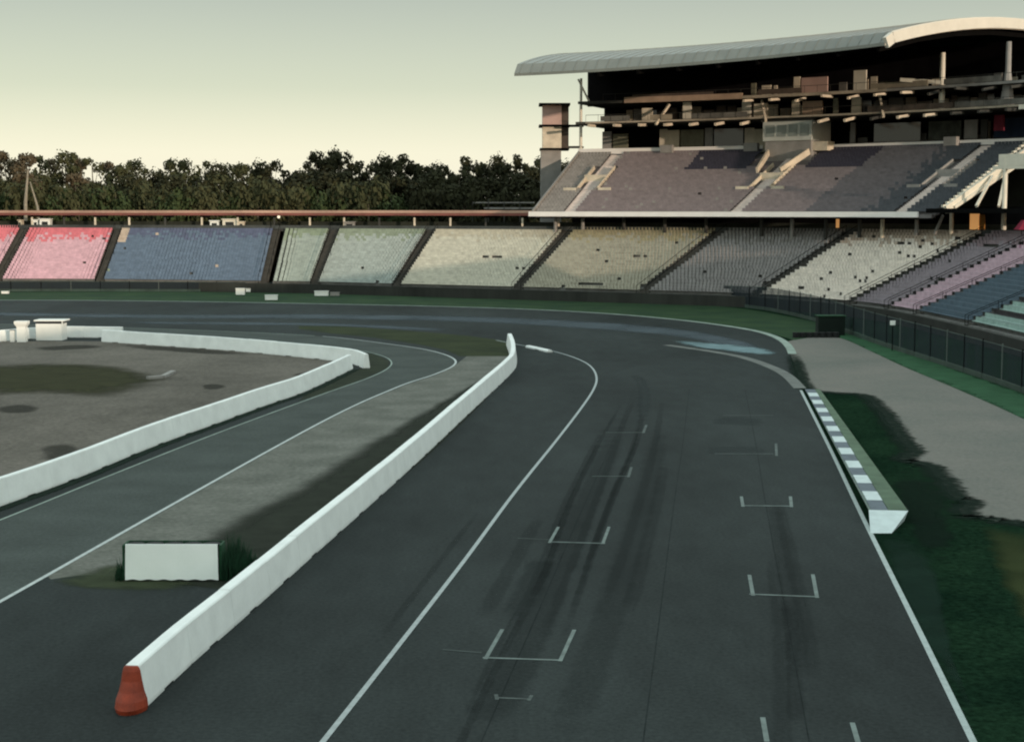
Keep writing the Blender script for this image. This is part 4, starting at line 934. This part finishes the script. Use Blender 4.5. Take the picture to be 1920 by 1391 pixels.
def place(key, px, D, top, name, label, cat_, grp, base=20, ws=1.0, rz=0, leafm=None, trunkm=None):
    X = (px-CX)/FPX*D*cp; z = CAM_H+(HOR-top)*D/FPX; s_ = z/base
    o = empty(name, (X, D, 0), rz); o.scale = (s_*ws, s_*ws, s_); tag(o, label, cat_, grp)
    for me, nm in ((pm[key][0], 'trunk'), (pm[key][1], 'crown')):
        c = bpy.data.objects.new(nm, me); S.collection.objects.link(c); c.parent = o
ORD = ['first','second','third','fourth','fifth','sixth','seventh','eighth','ninth','tenth','eleventh','twelfth','thirteenth','fourteenth','fifteenth','sixteenth','seventeenth','eighteenth','nineteenth','twentieth']
def ordn(i): return ORD[i] if i < 20 else ('twenty-' if i < 30 else 'thirty-' if i < 40 else 'forty-' if i < 50 else 'fifty-')+ORD[i % 10] if i % 10 < 9 or True else ''
def behind(px):
    return 'red' if px < 225 else 'blue' if px < 515 else 'grey-green' if px < 810 else 'cream'
sky_ = [(-60,296),(-25,300),(8,289),(33,304),(52,292),(74,288),(98,303),(127,288),(150,302),(178,292),(205,308),(228,312),(255,303),(276,312),(300,325),(322,302),(347,303),(384,298),(406,312),(432,312),(455,310),(472,305),(492,309),(513,306),(545,320),(572,304),(595,290),(620,287),(641,291),(661,303),(684,311),(708,308),(724,298),(742,303),(762,291),(782,302),(802,315),(818,312),(838,315),(862,313),(886,295),(908,309),(935,297),(958,310),(980,291),(1003,302),(1030,300),(1060,310)]
cnt = {}
for i, (px, y) in enumerate(sky_):
    L_ = px/1000
    if px < 240: key = ['broadA','pineC','broadA','broadB'][i % 4]
    elif px < 480: key = ['broadB','pineC','broadC','broadB'][i % 4]
    else: key = ['pineA','pineB','broadC','pineB','pineA'][i % 5]
    kind = 'pine' if 'pine' in key else 'broadleaf tree'; colr = {'dark':'dark','olive':'olive green','brown':'brownish'}[pm[key][2]]
    bk_ = behind(px); cnt[bk_] = cnt.get(bk_, 0)+1
    place(key, px, 318+rnd.uniform(-8, 14), y-3, 'pine_tree' if kind == 'pine' else 'broadleaf_tree', '%s %s on the skyline, %s from left above %s seats' % (colr, kind, ordn(cnt[bk_]-1), bk_), 'tree', 'trees of the wood behind the stands', rz=rnd.random()*6, ws=rnd.uniform(.68, .95))
# second, lower rank
cnt = {}
for i in range(34):
    px = -50+i*33+rnd.uniform(-7, 7); key = ['broadA','broadB','broadB'][i % 3] if px < 240 else ['broadB','broadC'][i % 2] if px < 500 else 'broadC'
    bk_ = behind(px); cnt[bk_] = cnt.get(bk_, 0)+1; top = 336+rnd.uniform(-12, 12)
    colr = {'dark':'dark','olive':'olive green','brown':'brownish'}[pm[key][2]]
    place(key, px, 303+rnd.uniform(-4, 5), top, 'broadleaf_tree', 'lower %s tree in front of the wood, %s from left above %s seats' % (colr, ordn(cnt[bk_]-1), bk_), 'tree', 'lower trees in front of the wood', rz=rnd.random()*6, ws=1.25)
cnt = {}
for i in range(30):
    px = -40+i*37+rnd.uniform(-8, 8); key = ('bushB','bushA','bushB')[i % 3] if px < 540 else 'bushA' if px < 760 and i % 2 else 'bushB' if px < 760 else 'bushC'
    bk_ = behind(px); cnt[bk_] = cnt.get(bk_, 0)+1; top = (358 if px < 760 else 366)+rnd.uniform(-8, 8)
    colr = {'dark':'dark','olive':'olive','green':'fresh green'}[pm[key][2]]
    place(key, px, 287+rnd.uniform(-3, 4), top, 'shrub', '%s shrub just over the canopy, %s from left above %s seats' % (colr, ordn(cnt[bk_]-1), bk_), 'shrub', 'shrubs just behind the canopy', base=9, rz=rnd.random()*6, ws=.62)
# pale forked trunk at left
o0 = V3(((55-CX)/FPX*282, 281, 0)); t = empty('bare_tree', o0); tag(t, 'pale leaning forked bare trunks standing in front of the brown trees at the left', 'tree')
mb = MB(); mb.tube((-.2,0,0), (.1,0,14), .34, .30, 8); mb.tube((.1,0,14), (.7,0,19.6), .30, .12, 8); mb.build('trunk', M['bark_pale'], t, origin=(0,0,0))
mb = MB(); mb.tube((2.6,0,0), (2.2,0,13), .26, .22, 8); mb.tube((2.2,0,13), (1.0,0,17.5), .22, .08, 8); mb.build('trunk', M['bark_pale'], t, origin=(0,0,0))
# dark shrub under canopy
p = st(4.1, 1.1); o = empty('shrub', (p.x+.8, p.y, ZB-.1)); o.scale = (.22,.22,.2); tag(o, 'small round dark shrub under the canopy beside the floodlight', 'shrub')
for me, nm in ((pm['bushC'][0], 'trunk'), (pm['bushC'][1], 'crown')):
    c = bpy.data.objects.new(nm, me); S.collection.objects.link(c); c.parent = o
